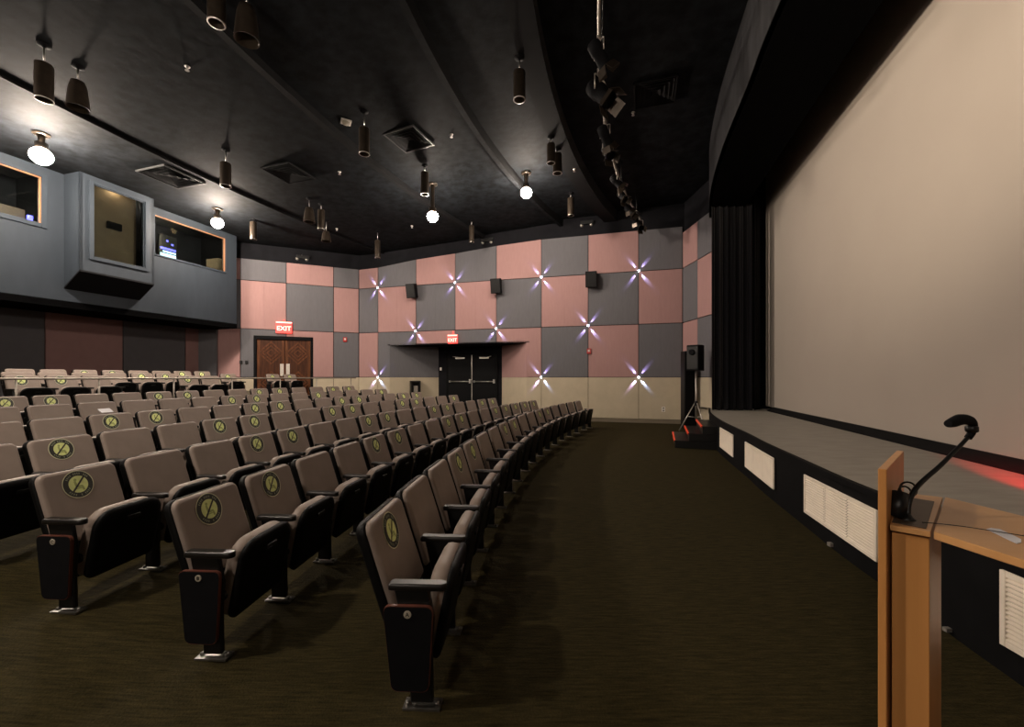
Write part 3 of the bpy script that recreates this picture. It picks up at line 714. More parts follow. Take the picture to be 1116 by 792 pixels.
def make_seat(near_end=None, far_end=False, stick=False):
    o = empty('theater_seat')
    TBk = tilt(-.155, .345, math.atan2(.145, .446)); hb = .487
    mb = MB()
    slab(mb, TBk, .495, hb, .058, .03, [(-.045, .035), (-.038, .012), (-.022, 0), (0, 0), (.012, .004)], 0)
    sl = [(-.02, .007), (.012, .007), (.026, .010), (.036, .018), (.040, .032)]
    slab(mb, TBk, .495, hb, .058, .04, sl, 1)
    br = mb.build('backrest', ['shell', 'tan'], o)
    # lower black shroud of the back
    mb = MB(); slab(mb, tilt(-.10, .14, math.atan2(.15, .446)), .45, .26, .03, .03, [(-.03, 0), (-.005, 0)], 0); mb.build('back_shroud', 'shell', o)
    if stick: make_sticker(br, TBk @ Matrix.Translation((-.035, hb-.118, .0415)))
    # folded seat: cushion faces the back
    TSt = tilt(.010, .165, -math.atan2(.085, .43)); hs_ = .430
    mb = MB()
    slab(mb, TSt, .455, hs_, .11, .05, [(.052, .04), (.047, .015), (.038, .002), (.022, 0), (.012, .004)], 0)
    slab(mb, TSt, .455, hs_, .12, .05, [(.018, .008), (-.035, .006), (-.055, .014), (-.070, .04)], 1)
    slab(mb, TSt, .10, .03, .01, .01, [(.052, 0), (.062, .003)], 2, cy=hs_-.10)
    mb.build('seat', ['shell', 'tan', 'black'], o)
    mb = MB(); mb.lathe([(.03, -.24), (.03, .24)], 12, T=Matrix.Translation((.0, 0, .30)) @ Matrix.Rotation(PI/2, 4, 'X')); mb.build('hinge_bar', 'black', o)
    def standard(y, last=False):
        # XZ outline of the support
        ol = [(-.055, .02), (.05, .02), (.045, .25), (.055, .40), (.03, .535), (-.13, .535), (-.10, .40), (-.06, .25)]
        T = Matrix(((1, 0, 0, 0), (0, 0, -1, y+.014), (0, 1, 0, 0), (0, 0, 0, 1)))
        mb = MB().prism(ol, 0, .028, T=T); leg = mb.build('leg', 'black', o, bevel=.006, seg=1)
        mb = MB().box(-.085, .085, y-.035, y+.035, 0, .010)
        for xx in (-.068, .066):
            mb.lathe([(.012, .010), (.012, .02), (.005, .024)], 8, T=Matrix.Translation((xx, y, 0)))
        mb.build('foot_plate', 'darksteel', leg)
        # arm
        rr = rrect(.055, .265, .026, .012, n=4)
        TAr = Matrix(((0, -1, 0, .125), (1, 0, 0, y), (0, 0, 1, 0), (0, 0, 0, 1))) @ Matrix.Translation((0, 0, 0))
        TAr = Matrix(((0, 1, 0, -.155), (1, 0, 0, y), (0, 0, 1, 0), (0, 0, 0, 1)))
        mb = MB(); mb.loft([[(x, yy, .534) for x, yy in [(a*.86, .005+b*.98) for a, b in rr]], [(x, yy, .538) for x, yy in rr], [(x, yy, .557) for x, yy in rr], [(x*.8, .008+yy*.965, .566) for x, yy in rr]], T=TAr, smooth=True)
        mb.build('armrest', 'arm', o)
    standard(-PW/2)
    if far_end: standard(PW/2)
    def endpanel(y, sgn, letter):
        ol = []
        base = [(-.175, .470), (.055, .470), (.035, .085), (-.135, .085)]; rad = .035
        for i in range(4):
            p, c, q_ = Vector(base[i-1]), Vector(base[i]), Vector(base[(i+1) % 4])
            a, b = (p-c).normalized()*rad+c, (q_-c).normalized()*rad+c
            for k in range(6):
                t = k/5; ol.append(tuple(a*(1-t)**2+c*2*t*(1-t)+b*t*t))
        cen = Vector((-.075, .28)); inn = [tuple(Vector(p)+(cen-Vector(p)).normalized()*.004) for p in ol]
        y0, y1 = y+sgn*.016, y+sgn*.034
        mb = MB(); mb.loft([[(x, y0, z) for x, z in ol], [(x, y1, z) for x, z in ol]], 0, smooth=False)
        mb.loft([[(x, y1-.001*sgn, z) for x, z in inn], [(x, y1+.0025*sgn, z) for x, z in inn]], 1, smooth=False)
        ep = mb.build('end_panel', ['mahog', 'matte'], o)
        if letter:
            mb = MB(); n = 20
            TT = Matrix.Translation((-.06, y1+sgn*.0025, .435)) @ Matrix.Rotation(PI/2, 4, 'X')
            mb.lathe([(.0175, 0), (.0175, .003), (.015, .004)], 20, T=Matrix.Scale(1.18, 4, (0, 0, 1)) @ TT if False else TT)
            pq = mb.build('row_letter_plate', 'plaque', ep)
            text_mesh(letter, .026, .0008, 'letter', 'stk_dark', pq, Matrix.Translation((-.06, y1-.0068, .435)) @ Matrix.Rotation(PI/2, 4, 'X'))
    if near_end is not None: endpanel(-PW/2, -1, near_end)
    if far_end: endpanel(PW/2, 1, None)
    return o
ORD = ['first', 'second', 'third', 'fourth', 'fifth', 'sixth', 'seventh', 'eighth', 'ninth', 'tenth', 'eleventh', 'twelfth', 'thirteenth', 'fourteenth', 'fifteenth', 'sixteenth', 'seventeenth', 'eighteenth']
protos = {}
def seat_at(p, z, t, near_end, far_end, stick, label, group):
    key = (near_end, far_end, stick)
    if key not in protos: protos[key] = make_seat(*key); s_ = protos[key]
    else: s_ = copy_tree(protos[key])
    s_.location = (p.x, p.y, z); s_.rotation_euler = (0, 0, -t)
    return tag(s_, label, 'theater seat', group)
for k, (R, z, t0, dt, dq, n) in ROWS.items():
    far = 'ABCDEFG'[k-1]
    for i in range(n):
        ii = i+.5; t = t0+dt*ii+dq*ii*ii*1e-3
        stk = i in STICK[k]
        rowname = 'front row' if k == 1 else '%s row from the front' % ORD[k-1]
        lab = ('stickered' if stk else 'plain')+' tan theater seat, '+(('%s from the near aisle, %s' % (ORD[i], rowname)) if i else ('at the near aisle end, '+rowname))
        seat_at(pol(R, t), max(z, zfloor(R)) if k > 1 else 0, t, far if i == 0 else None, i == n-1, stk, lab, 'theater seats in the curved rows')
def t_for(px, R):
    lo, hi = -.1, .6
    for _ in range(50):
        m_ = (lo+hi)/2; p = pol(R, m_)
        if 558+F*p.x/p.y < px: lo = m_
        else: hi = m_
    return (lo+hi)/2
REAR = [(33.2, [(22.7, 1), (66, 1), (103.5, 0), (204, 1), (228, 0)], 'row just behind the rail'),
        (34.3, [(18, 0), (56, 0), (91.5, 0), (124, 0), (154, 1), (180, 1), (248, 1), (296.6, 1), (315.3, 1)], 'second row behind the rail'),
        (35.4, [(20.8, 0), (57, 0), (92, 1), (122.5, 1), (150, 0), (175, 0), (198, 1), (219.5, 1)], 'rearmost shadowed row')]
for R, lst, rn in REAR:
    for i, (px, stk) in enumerate(lst):
        t = t_for(px, R+.3)
        nx = lst[i+1][0] if i+1 < len(lst) else 999; pv = lst[i-1][0] if i else 0
        gap_after = (t_for(min(nx, 500), R+.3)-t)*R > .9
        gap_before = i > 0 and (t-t_for(pv, R+.3))*R > .9
        seat_at(pol(R, t), zfloor(R), t, '' if gap_before else None, gap_after, bool(stk),
                ('stickered' if stk else 'plain')+' tan theater seat, %s from the left in the %s' % (ORD[i], rn), 'theater seats behind the rail')
# a folded sheet of paper lying on a fifth-row seat top
R, z, t0, dt, dq, n = ROWS[6]
ii = 2.15; t = t0+dt*ii+dq*ii*ii*1e-3; p = pol(R-.14, t)
pp = MB().box(-.04, .04, -.09, .09, 0, .006, T=Matrix.Rotation(.7, 4, 'Y')).build('paper_sheet', 'paper'); pp.location = (p.x, p.y, z+.70); pp.rotation_euler = (0, 0, -t+.2)
tag(pp, 'white sheet of paper stuck on a folded seat in the sixth row', 'paper')

# ------------------------------------------------------------------ rail behind the seventh row
RR = 32.78
rt = t_for(388, RR)
rl = empty('guard_rail', (*pol(RR, .3), .73), label='long metal guard rail on slim posts between the seats', cat='rail')
mb = MB(); mb.tube([(*pol(RR, -.08+(rt+.08)*i/60), 1.475) for i in range(61)], .020, 8); wbuild(mb, 'top_rail', 'railsteel', rl)
for px in (17.5, 108, 189.5, 253, 305.4, 345, 382.5):
    t = t_for(px, RR); p = pol(RR, t)
    mb = MB(); mb.tube([(p.x, p.y, .73), (p.x, p.y, 1.46)], .016, 8); mb.lathe([(.05, 0), (.05, .012), (.02, .02)], 12, T=Matrix.Translation((p.x, p.y, .73)))
    wbuild(mb, 'post', 'railsteel', rl)
t = t_for(394, RR-.1); 
# ------------------------------------------------------------------ lectern
Lb = [Vector((1.030, 1.125)), Vector((1.090, 1.075)), Vector((1.445, 1.385)), Vector((1.355, 1.45))]
le = empty('lectern', (1.15, 1.2, 0), label='light wood veneer lectern with tall front board and angled desk top', cat='lectern')
mb = MB()
pa, pb = Vector((1.012, 1.118)), Vector((1.326, 1.400)); pd = (pb-pa).normalized(); pn = Vector((-pd.y, pd.x))
Tp = frame(pa, pd, pn); mb.box(0, (pb-pa).length, -.002, .016, .0, 1.25, T=Tp)
wbuild(mb, 'front_board', 'oak', le, bevel=.0015, seg=1)
c_ = sum(Lb, Vector((0, 0)))/4
mb = MB(); body = [v+(c_-v)*.06 for v in Lb]; mb.prism(body, .02, 1.075); wbuild(mb, 'cabinet', 'oak', le, bevel=.0015, seg=1)
mb = MB(); mb.prism(Lb, 1.083, 1.098); wbuild(mb, 'side_shelf', 'oaktop', le, bevel=.0012, seg=1)
mb = MB(); mb.box(.045, (pb-pa).length-.02, -.075, -.008, 1.0985, 1.1005, T=Tp); wbuild(mb, 'shelf_shade', 'darkbrown', le)  # dark sheet painting the shadow of front board and microphone on the shelf
mb = MB(); mb.prism([Vector((1.094, 1.071)), Vector((1.449, 1.381)), Vector((1.60, .30)), Vector((1.215, .30))], 1.080, 1.100); wbuild(mb, 'desk_top', 'oaktop', le, bevel=.0015, seg=1)
mb = MB(); mb.prism([Vector((1.22, .33)), Vector((1.59, .33)), Vector((1.588, .40)), Vector((1.215, .40))], 0, 1.08); wbuild(mb, 'end_leg', 'oak', le)
# gooseneck microphone
gm = empty('gooseneck_microphone', (1.10, 1.18, 1.10), label='black gooseneck microphone standing on the lectern', cat='microphone')
def px3(px, py, Y): return Vector(((px-558)/F*Y, Y, zpix(py, Y)))
mb = MB(); mb.lathe([(.02, 0), (.02, .006), (.013, .012), (.009, .02)], 20, T=Matrix.Translation(px3(988, 567, 1.165))); wbuild(mb, 'microphone_base', 'black', gm)
mb = MB(); pts = [px3(989, 566, 1.165), px3(990, 551, 1.17), px3(993, 541, 1.175), px3(999, 531, 1.18), px3(1010, 520, 1.19), px3(1024, 508, 1.2), px3(1037, 495, 1.21), px3(1048, 484, 1.22), px3(1056, 475, 1.225)]
def smooth_path(P, k=4):
    out = []
    for i in range(len(P)-1):
        p0, p1, p2, p3 = P[max(i-1, 0)], P[i], P[i+1], P[min(i+2, len(P)-1)]
        for j in range(k):
            t = j/k; out.append(.5*((2*p1)+(p2-p0)*t+(2*p0-5*p1+4*p2-p3)*t*t+(3*p1-p0-3*p2+p3)*t**3))
    return out+[P[-1]]
sp_ = smooth_path(pts); mb.tube(sp_, [.0072-.002*i/len(sp_) for i in range(len(sp_))], 10); wbuild(mb, 'gooseneck', 'black', gm)
mb = MB(); hp = smooth_path([px3(1055, 477, 1.225), px3(1060, 470, 1.225), px3(1061, 463, 1.225), px3(1056, 458, 1.22), px3(1047, 457, 1.215), px3(1039, 460, 1.21), px3(1033, 462, 1.205)])
nn_ = len(hp); mb.tube(hp, [.008+.008*max(0, math.sin(PI*(i/nn_-.28)/.74)) if i/nn_ > .28 else .009 for i in range(nn_)], 12); wbuild(mb, 'microphone_head', 'matte', gm)
mb = MB(); mb.lathe([(.012, -.008), (.015, -.004), (.015, .008), (.012, .012)], 14, T=Matrix.Translation(px3(1059, 468, 1.225))); wbuild(mb, 'joint', 'black', gm)
mb = MB(); sp1 = px3(979, 549, 1.18); mb.tube([sp1+Vector((-.01, -.005, -.035)), sp1+Vector((0, 0, 0)), sp1+Vector((.012, .008, .03))], .021, 14)
o = mb.build('cable_coil', 'black'); tag(o, 'black coiled cable sleeve leaning against the lectern front board', 'cable')
mb = MB(); cc = px3(990, 533, 1.2); mb.tube([cc+Vector((.024*math.cos(a), .004*math.sin(a), .02*math.sin(a))) for a in [2*PI*i/24 for i in range(25)]], .0028, 6)
mb.tube([cc+Vector((.018*math.cos(a)-.004, .006+.004*math.sin(a), .016*math.sin(a)-.01)) for a in [2*PI*i/24 for i in range(25)]], .0028, 6)
o = mb.build('cable_loop', 'black'); tag(o, 'loops of thin black cable behind the microphone neck', 'cable')
def on_desk(px, py, z=1.1035): Y = F*(HC-z)/(py-411); return Vector(((px-558)/F*Y, Y, z))
mb = MB(); mb.tube(smooth_path([on_desk(1005, 569), on_desk(1024, 570.5), on_desk(1050, 573.5), on_desk(1080, 578, 1.1045), on_desk(1118, 584)]), .0011, 6)
tag(mb.build('thin_cable', 'black'), 'thin dark cable running across the lectern desk top', 'cable')
mb = MB(); ptsl = [on_desk(x, y, 1.1005) for x, y in ((1075, 577), (1080, 575.5), (1090, 577), (1105, 584), (1113, 588), (1113, 591.5), (1108, 592.5), (1096, 587), (1084, 581))]
mb.loft([ptsl, [p+Vector((0, 0, .0015)) for p in ptsl]], smooth=False); tag(mb.build('paper_tag', 'paper'), 'white tapered paper tag lying on the lectern desk top', 'paper tag')

# ------------------------------------------------------------------ wall lights casting crossed beams
def along(px): return on_line(P0, WD, px)
XS = [((411.9, 5.004), 'far left of the upper line'), ((496, 5.004), 'second in the upper line'), ((590, 5.004), 'third in the upper line'), ((696, 5.004), 'rightmost of the upper line'),
      ((453.3, 3.252), 'left one of the middle line'), ((541, 3.252), 'above the door recess, right of its exit sign'), ((641, 3.252), 'above the small red alarm'),
      ((411.9, 1.5), 'above the wainscot at the far left'), ((590, 1.5), 'at wainscot height right of the door recess'), ((696, 1.5), 'at wainscot height, rightmost')]
xp = None
for (px, z), where in XS:
    s = along(px)
    if xp is None:
        xp = empty('wall_light')
        mb = MB().lathe([(.026, 0), (.026, .022), (.018, .032), (.006, .035)], 16, T=Matrix.Rotation(-PI/2, 4, 'X')); mb.build('housing', 'steel', xp)
        mb = MB()
        for k in range(4):
            a = PI/4+k*PI/2; mb.lathe([(.002, -.007), (.009, -.005), (.009, .005), (.002, .007)], 8, T=Matrix.Translation((.026*math.cos(a), .024, .026*math.sin(a))))
        mb.build('lens', 'led', xp)
        for k in range(4):
            a = math.radians((52, 128, 232, 308)[k]); low = k >= 2
            ld = bpy.data.lights.new('beam', 'SPOT'); ld.energy = BEAM*(1.25 if low else .85); ld.spot_size = math.radians(27); ld.spot_blend = 1.0; ld.shadow_soft_size = .004
            ld.color = (.36, .50, 1.0) if k in (0, 2) else (.60, .45, 1.0)
            lo = bpy.data.objects.new('beam', ld); COL.objects.link(lo); lo.parent = xp
            lo.location = (.034*math.cos(a), .050, .034*math.sin(a))
            d = Vector((math.cos(a), -.27, math.sin(a))); lo.rotation_euler = d.to_track_quat('-Z', 'Y').to_euler()
        o = xp
    else: o = copy_tree(xp)
    p = P0+WD*s+WN*.012; o.location = (p.x, p.y, z); o.rotation_euler = (0, 0, math.atan2(WD.y, WD.x)+PI)
    # local y must point into the room
    tag(o, 'small wall light throwing crossed beams, '+where, 'wall light', 'crossed-beam wall lights')

# wall speakers
wsp = None
for px, py, where in ((449, 315, 'leftmost, beside the far left wall light'), (540, 309.5, 'middle one, above the door recess'), (642, 302, 'rightmost, above the red alarm')):
    s = along(px+3); Yw = (P0+WD*s).y; z = zpix(py, Yw-.3)
    if wsp is None:
        wsp = empty('wall_speaker')
        T = Matrix.Rotation(-.22, 4, 'X')
        mb = MB(); mb.prism([(-.19, .34), (.19, .34), (.15, .06), (-.15, .06)], -.26, .26, T=T); mb.build('cabinet', 'matte', wsp, bevel=.015)
        mb = MB(); mb.box(-.165, .165, .34, .352, -.235, .235, T=T); mb.build('grille', 'black', wsp)
        mb = MB(); mb.box(-.05, .05, 0, .02, -.12, .12); mb.box(-.02, .02, .0, .12, -.03, .03); mb.build('bracket', 'black', wsp); o = wsp
    else: o = copy_tree(wsp)
    p = P0+WD*s+WN*.004; o.location = (p.x, p.y, z); o.rotation_euler = (0, 0, math.atan2(WD.y, WD.x)+PI)
    tag(o, 'black box speaker high on the checkered wall, '+where, 'wall speaker', 'wall speakers on the checkered wall')

# exit signs, alarms, outlet, thermostat
def exit_sign(T, z, w_, h_, label):
    o = empty('exit_sign', T @ Vector((0, 0, z)), label=label, cat='exit sign', group='red exit signs')
    mb = MB(); mb.box(-w_/2, w_/2, .02, .08, -h_/2, h_/2, T=T @ Matrix.Translation((0, 0, z))); mb.box(-.02, .02, 0, .03, -.1, .3, T=T @ Matrix.Translation((0, 0, z))); wbuild(mb, 'sign_body', 'exitface', o, bevel=.006)
    mb = MB(); mb.box(-w_/2, w_/2, .081, .086, h_/2-.045, h_/2, T=T @ Matrix.Translation((0, 0, z))); wbuild(mb, 'light_bar', 'exitlit', o)
    base = T @ Matrix.Translation((0, .083, z-.03)) @ Matrix.Rotation(PI/2, 4, 'X') @ Matrix.Scale(-1, 4, (0, 0, 1))
    R3 = T.to_3x3()
    xa = Vector((R3 @ Vector((1, 0, 0)))); ya = Vector((0, 0, 1)); na = R3 @ Vector((0, 1, 0))
    if xa.cross(ya).dot(na) < 0: xa = -xa
    org = T @ Vector((0, .083, z-.04))-Vector(o.location)
    TT = Matrix(((xa.x, ya.x, na.x, org.x), (xa.y, ya.y, na.y, org.y), (xa.z, ya.z, na.z, org.z), (0, 0, 0, 1)))
    text_mesh('EXIT', h_*.55, .004, 'letters', 'exitlit', o, TT)
exit_sign(TF @ Matrix.Translation((along(494), 0, 0)), zpix(369, 15.1), .38, .32, 'small red lit exit sign over the black door recess')
exit_sign(TA @ Matrix.Translation((on_line(P0, AD, 309.7), 0, 0)), zpix(356.5, 15.2), .52, .42, 'red lit exit sign above the wooden double doors')
def alarm(T, z, label):
    o = empty('fire_alarm', T @ Vector((0, 0, z)), label=label, cat='fire alarm', group='red fire alarms')
    mb = MB(); mb.box(-.07, .07, 0, .05, -.09, .09, T=T @ Matrix.Translation((0, 0, z))); wbuild(mb, 'body', 'red', o, bevel=.01)
    mb = MB(); mb.box(-.035, .035, .05, .07, -.02, .05, T=T @ Matrix.Translation((0, 0, z))); wbuild(mb, 'strobe', 'white', o, bevel=.006)
alarm(TF @ Matrix.Translation((along(642), 0, 0)), zpix(382.5, 14.0), 'small red fire alarm on the checkered far wall')
alarm(TA @ Matrix.Translation((on_line(P0, AD, 376), 0, 0)), zpix(369.5, 16.0), 'small red fire alarm right of the wooden doors')
T = TF @ Matrix.Translation((along(723), 0, 0)); z = zpix(446, 13.4)
o = empty('wall_outlet', T @ Vector((0, 0, z)), label='small white outlet low on the beige wainscot near the corner', cat='outlet')
mb = MB(); mb.box(-.055, .055, .012, .022, -.085, .085, T=T @ Matrix.Translation((0, 0, z))); wbuild(mb, 'cover_plate', 'white', o, bevel=.003)
mb = MB(); mb.box(-.02, .02, .022, .025, -.06, -.02, T=T @ Matrix.Translation((0, 0, z))); mb.box(-.02, .02, .022, .025, .02, .06, T=T @ Matrix.Translation((0, 0, z))); wbuild(mb, 'socket', 'ventdark', o)
T = TA @ Matrix.Translation((on_line(P0, AD, 265.5), 0, 0)); z = zpix(394.5, 14.8)
tag(MB().box(-.14, -.05, .004, .05, -.06, .06, T=T @ Matrix.Translation((0, 0, z))).box(.03, .12, .004, .05, -.06, .06, T=T @ Matrix.Translation((0, 0, z))).build('door_control', 'black', bevel=.01), 'pair of small black wall controls left of the wooden doors', 'wall control')

# ------------------------------------------------------------------ lamps and other things on the ceiling
def lamp(cpt, drop, r, label, bm='bulb'):
    o = empty('ceiling_lamp', cpt, label=label, cat='ceiling lamp', group='lit ceiling lamps')
    mb = MB().lathe([(.13, 0), (.13, -.03), (.10, -.05)], 20); mb.build('canopy', 'fixture', o)
    mb = MB().lathe([(.055, -.05), (.055, -drop+r*1.6), (.095, -drop+r*1.5), (.095, -drop+r*.7)], 16, cap=(True, False)); mb.build('lamp_socket', 'fixture', o)
    mb = MB().lathe([(.01, -drop+r), (r*.55, -drop+r*.8), (r*.9, -drop+r*.4), (r, -drop), (r*.9, -drop-r*.4), (r*.55, -drop-r*.8), (.01, -drop-r)], 16); b = mb.build('bulb', bm, o)
    return o
def lamp_at(px, py_c, py_b, r, label, bm='bulb'):
    c = ceil_at(px, py_c); drop = c.z-zpix(py_b, c.y); return lamp(c, drop, r, label, bm)
lamp_at(45, 145, 170, .17, 'glaring round ceiling lamp in front of the left booth window', 'bulb_rear')
lamp_at(237, 227, 243, .15, 'glaring ceiling lamp in front of the right booth window', 'bulb_rear')
lamp_at(471.5, 200, 236, .15, 'bright ceiling lamp hanging left of the other bright one above the door recess')
lamp_at(573.5, 188, 210, .15, 'bright starlike ceiling lamp nearest the stage')
for R, t, where in ((33.9, .095, 'outside the view, by the left booth window'), (27.7, .01, 'outside the view, above the near aisle'), (27.7, -.2, 'outside the view, behind the photographer')):
    p = pol(R, t); z = zceil(p.x, p.y); lamp(Vector((p.x, p.y, z)), .5 if R > 30 else 2.3, .13, 'bright ceiling lamp '+where, 'bulb_rear' if R > 30 else 'bulb_out')

def hang(px, pc, pt, pb, wpx, kind, label):
    c = ceil_at(px, pc); s_ = c.y/F; r = wpx*s_/2/math.sqrt(1+((px-558)/F)**2); zt = zpix(pt, c.y)-c.z; zb = zpix(pb, c.y)-c.z
    zt = min(zt, -.04); zb = min(zb, zt-.08)
    o = empty('downlight', c, label=label, cat='downlight', group='unlit hanging downlights')
    mb = MB().lathe([(.08, 0), (.08, -.02), (.03, -.035), (.018, -.05)], 14); mb.build('canopy', 'matte', o); mb = MB().tube([(0, 0, -.02), (0, 0, zt+.02)], .012, 8); mb.build('stem', 'chrome', o)
    if kind == 'cyl':
        mb = MB().lathe([(r*.3, zt), (r*.92, zt), (r, zt-.02), (r, zb)], 20, cap=(True, False)); mb.lathe([(r, zb), (r*.86, zb+.003), (r*.84, zb+.1)], 20, cap=(False, True)); mb.build('lamp_can', 'fixture', o)
        mb = MB().lathe([(r*1.02, zb+.01), (r*1.02, zb), (r*.88, zb-.002), (r*.86, zb+.02)], 20, cap=(False, False)); mb.build('trim_ring', 'chrome' if wpx < 14 else 'steel', o)
    else:
        h = zt-zb
        mb = MB().lathe([(r*.25, zt), (r*.6, zt-h*.04), (r*.78, zt-h*.25), (r*.9, zt-h*.6), (r, zb+.02), (r*1.03, zb)], 22, cap=(True, False)); mb.lathe([(r*1.03, zb), (r*.93, zb), (r*.8, zb+h*.3)], 22, cap=(False, True)); mb.build('lamp_shade', 'fixture', o)
    return o
hang(48, 48, 70, 109, 23, 'cyl', 'large dark cylinder downlight at the upper left, beside a bell-shaped one')
hang(85, 72, 88, 118, 28, 'bell', 'large bell-shaped downlight at the upper left')
hang(236, -28, -12, 26, 21, 'cyl', 'large dark cylinder downlight cut off by the top of the view')
hang(269, -8, 6, 44, 29, 'bell', 'large bell-shaped downlight near the top of the view')
hang(246, 163, 178, 203, 13, 'cyl', 'cylinder downlight just above the lamp by the right booth window')
hang(276, 239, 242, 261, 8, 'cyl', 'short cylinder downlight right of the booth corner')
hang(337, 216, 226, 242, 13, 'bell', 'small bell-shaped downlight above the left far wall')
hang(350, 222, 229, 250, 8, 'cyl', 'slim cylinder downlight beside the small bell-shaped ones')
hang(355.5, 240, 252, 263, 11, 'bell', 'small silver bell-shaped downlight hanging lowest above the left far wall')
hang(397, 121, 140, 168, 12, 'cyl', 'cylinder downlight in the dark middle of the ceiling')
hang(411.5, 252, 262, 281, 6, 'cyl', 'tiny cylinder downlight near the left end of the checkered wall')
hang(566, 62, 78, 109, 13, 'cyl', 'cylinder downlight left of the black curved ceiling beam')
hang(600.5, 149, 157, 178, 9, 'cyl', 'left one of two close cylinder downlights by the curved beam')
hang(607.5, 162, 168, 189, 10, 'cyl', 'right one of two close cylinder downlights by the curved beam')
hang(463, 180, 188, 212, 9, 'cyl', 'dark cylinder downlight close above the left bright lamp')
hang(514, 240, 246, 264, 5.5, 'cyl', 'slim cylinder downlight between the two bright lamps, near the wall')
hang(622, 210, 216, 235, 7, 'cyl', 'cylinder downlight nearest the wall, right of the starlike lamp')
def sprinkler(px, py, label, white=False):
    c = ceil_at(px, py); o = empty('sprinkler', c, label=label, cat='sprinkler', group='ceiling sprinklers')
    MB().lathe([(.04, 0), (.04, -.01), (.014, -.02), (.014, -.06)], 10).build('escutcheon', 'white' if white else 'chrome', o)
    MB().lathe([(.03, -.062), (.032, -.068)], 10).tube([(.014, 0, -.02), (.022, 0, -.05), (0, 0, -.065)], .004, 5).build('deflector', 'chrome', o)
for px, py, wh, la in ((204, 72, 0, 'sprinkler head at the upper left of the ceiling'), (370, 187, 0, 'sprinkler head above the left far wall'), (492, 146, 0, 'sprinkler head left of the pale curved ceiling edge'),
                      (690, 122, 0, 'sprinkler head right of the lighting pipe'), (626, 184, 1, 'white sprinkler head by the curved black beam'), (367, 249, 1, 'white round sprinkler head near the wall corner'), (449, 246, 1, 'white sprinkler head left of the left bright lamp')):
    sprinkler(px, py, la, wh)
c = ceil_at(377, 132)
sd = empty('smoke_detector', c, .5, label='square white smoke detector plate in the middle of the dark ceiling', cat='smoke detector')
MB().box(-.10, .10, -.10, .10, -.025, 0).build('plate', 'white', sd, bevel=.008); MB().lathe([(.075, -.025), (.07, -.05), (.03, -.06)], 18).build('sensor', 'plaque', sd)
def diffuser(px, py, sz, rz, label, rim='steel'):
    c = ceil_at(px, py); o = empty('ceiling_vent', c+Vector((0, 0, -.0)), rz, label=label, cat='ceiling vent', group='square ceiling vents')
    h = sz/2; mb = MB()
    for r in minus((-h, h, -h, h), (-h+.03, h-.03, -h+.03, h-.03)): mb.box(r[0], r[1], r[2], r[3], -.04, .0)
    mb.build('frame', rim, o, bevel=.004, seg=1)
    mb = MB()
    for k in range(1, 5):
        a, b = h*(1-k*.2)+.02, h*(1-k*.2)-.01
        rings = [[(q*a, p*a, -.035) for p, q in ((-1, -1), (1, -1), (1, 1), (-1, 1))], [(q*(a-.07), p*(a-.07), -.0) for p, q in ((-1, -1), (1, -1), (1, 1), (-1, 1))]]
        mb.loft(rings, smooth=False, cap=(False, False))
    mb.box(-h+.03, h-.03, -h+.03, h-.03, -.01, -.002); mb.build('blades', 'ceilblack', o)
diffuser(187, 192, .95, -.30, 'square ceiling vent between the booth lamps', 'ceiledge')
diffuser(315, 188, .85, -.30, 'dark square ceiling vent in the middle left of the ceiling', 'ceilblack')
diffuser(446, 151, .8, -.4, 'square ceiling vent above the left bright lamp', 'ceiledge')
diffuser(714, 100, .8, -.3, 'dark square ceiling vent right of the lighting pipe', 'ceilblack')
# emergency twin lamps
def twin(P, rz, label):
    o = empty('emergency_light', P, rz, label=label, cat='emergency light', group='twin-head emergency lights')
    MB().box(-.22, .22, -.0, .10, -.06, .06).build('battery_box', 'black', o, bevel=.01)
    for k in (-.13, .04, .19):
        mb = MB().lathe([(.02, 0), (.055, .03), (.06, .09), (.045, .095)], 14, T=Matrix.Translation((k, .05, -.04 if k != .04 else .05)) @ Matrix.Rotation(PI*.62, 4, 'X')); mb.build('lamp_head', 'steel', o)
rzf = math.atan2(WD.y, WD.x)+PI
for px, py, la in ((531, 262, 'twin-head emergency light on the black wall above the door recess'), (640, 243, 'twin-head emergency light high above the red alarm')):
    p = P0+WD*along(px)+WN*(-.045); twin((p.x, p.y, zpix(py, p.y)), rzf, la)
p = P0+AD*on_line(P0, AD, 330)+AN*(-.045); twin((p.x, p.y, zpix(284, p.y)+.12), math.atan2(AD.y, AD.x), 'twin-head emergency light above the wooden double doors')

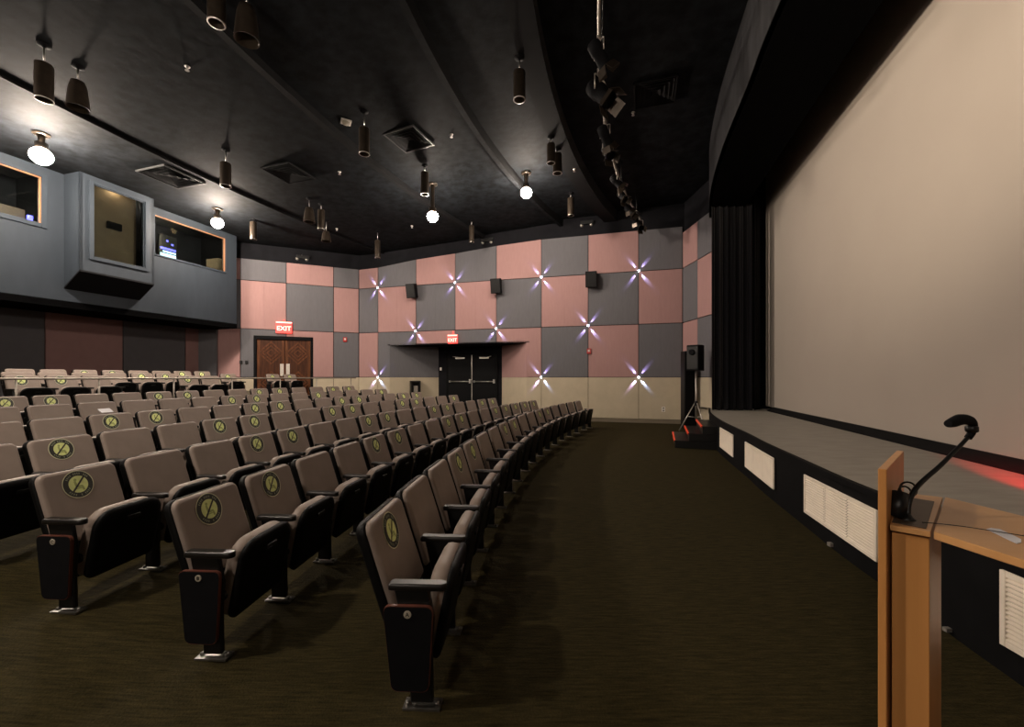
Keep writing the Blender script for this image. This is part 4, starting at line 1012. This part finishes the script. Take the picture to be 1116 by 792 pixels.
# ------------------------------------------------------------------ lighting pipe with stage lights
RP = 23.02; ZP = 6.5
def t_py(py):
    Y = F*(ZP-HC)/(411-py); return math.asin((Y-CY)/RP)
te = t_py(238)
lp = empty('lighting_pipe', (*pol(RP, .3), ZP), label='curved metal pipe carrying the stage lights under the ceiling', cat='lighting pipe')
mb = MB(); mb.tube([(*pol(RP, -.05+(te+.05)*i/50), ZP) for i in range(51)], .026, 8); wbuild(mb, 'pipe', 'steel', lp)
mb = MB(); mb.tube([(*pol(RP-.05, -.05+(te+.05)*i/90), ZP+.03*math.sin(i*1.7)-.03) for i in range(91)], .011, 6); wbuild(mb, 'power_cable', 'black', lp)
for k in range(7):
    t = -.02+k*.09
    if t < te: p = pol(RP, t); wbuild(MB().tube([(p.x, p.y, ZP), (p.x, p.y, 7.12)], .014, 6), 'hanger', 'black', lp)
sl0 = None
SLs = [(38, .6, 1.0, 'first below the top of the view'), (76, -.5, 1.35, 'large one with a pale side'), (132, 1.0, 1.0, 'left one of a pair mid pipe'), (151, -1.0, 1.0, 'right one of a pair mid pipe'), (186, .3, .9, 'just above the far cluster'),
       (203, -.7, .9, 'first of the far cluster'), (213, .9, .9, 'second of the far cluster'), (220, -.2, .9, 'third of the far cluster'), (227, 1.2, .9, 'fourth of the far cluster'), (236.5, -.9, .9, 'last before the far wall')]
for py, yaw, sc_, where in SLs:
    if sl0 is None:
        sl0 = empty('stage_light')
        mb = MB(); mb.tube([(0, 0, .02), (0, 0, -.1)], .014, 6); mb.box(-.03, .03, -.03, .03, -.04, .04)
        mb.tube([(-.15, 0, -.34), (-.15, 0, -.12), (-.12, 0, -.1), (.12, 0, -.1), (.15, 0, -.12), (.15, 0, -.34)], .011, 6); mb.build('yoke', 'steel', sl0)
        T = Matrix.Translation((0, 0, -.33)) @ Matrix.Rotation(PI-.7, 4, 'X')
        mb = MB(); mb.lathe([(.07, -.24), (.12, -.20), (.13, -.02), (.11, .0), (.12, .18), (.125, .22)], 16, T=T, cap=(True, False)); mb.lathe([(.11, .22), (.1, .16), (.01, .15)], 16, T=T, cap=(False, False)); mb.build('lamp_can', 'matte', sl0)
        mb = MB()
        for a in (0, PI/2, PI, 3*PI/2):
            TT = T @ Matrix.Rotation(a, 4, 'Z') @ Matrix.Translation((0, .12, .22)) @ Matrix.Rotation(-.5, 4, 'X'); mb.box(-.11, .11, -.004, .004, 0, .16, T=TT)
        mb.build('barn_doors', 'fixture', sl0); o = sl0
    else: o = copy_tree(sl0)
    t = t_py(py); p = pol(RP, t); o.location = (p.x, p.y, ZP-.02); o.rotation_euler = (0, 0, yaw-t-PI/2+PI); o.scale = (sc_*.8,)*3
    tag(o, 'black stage light on the curved pipe, '+where, 'stage light', 'stage lights on the pipe')
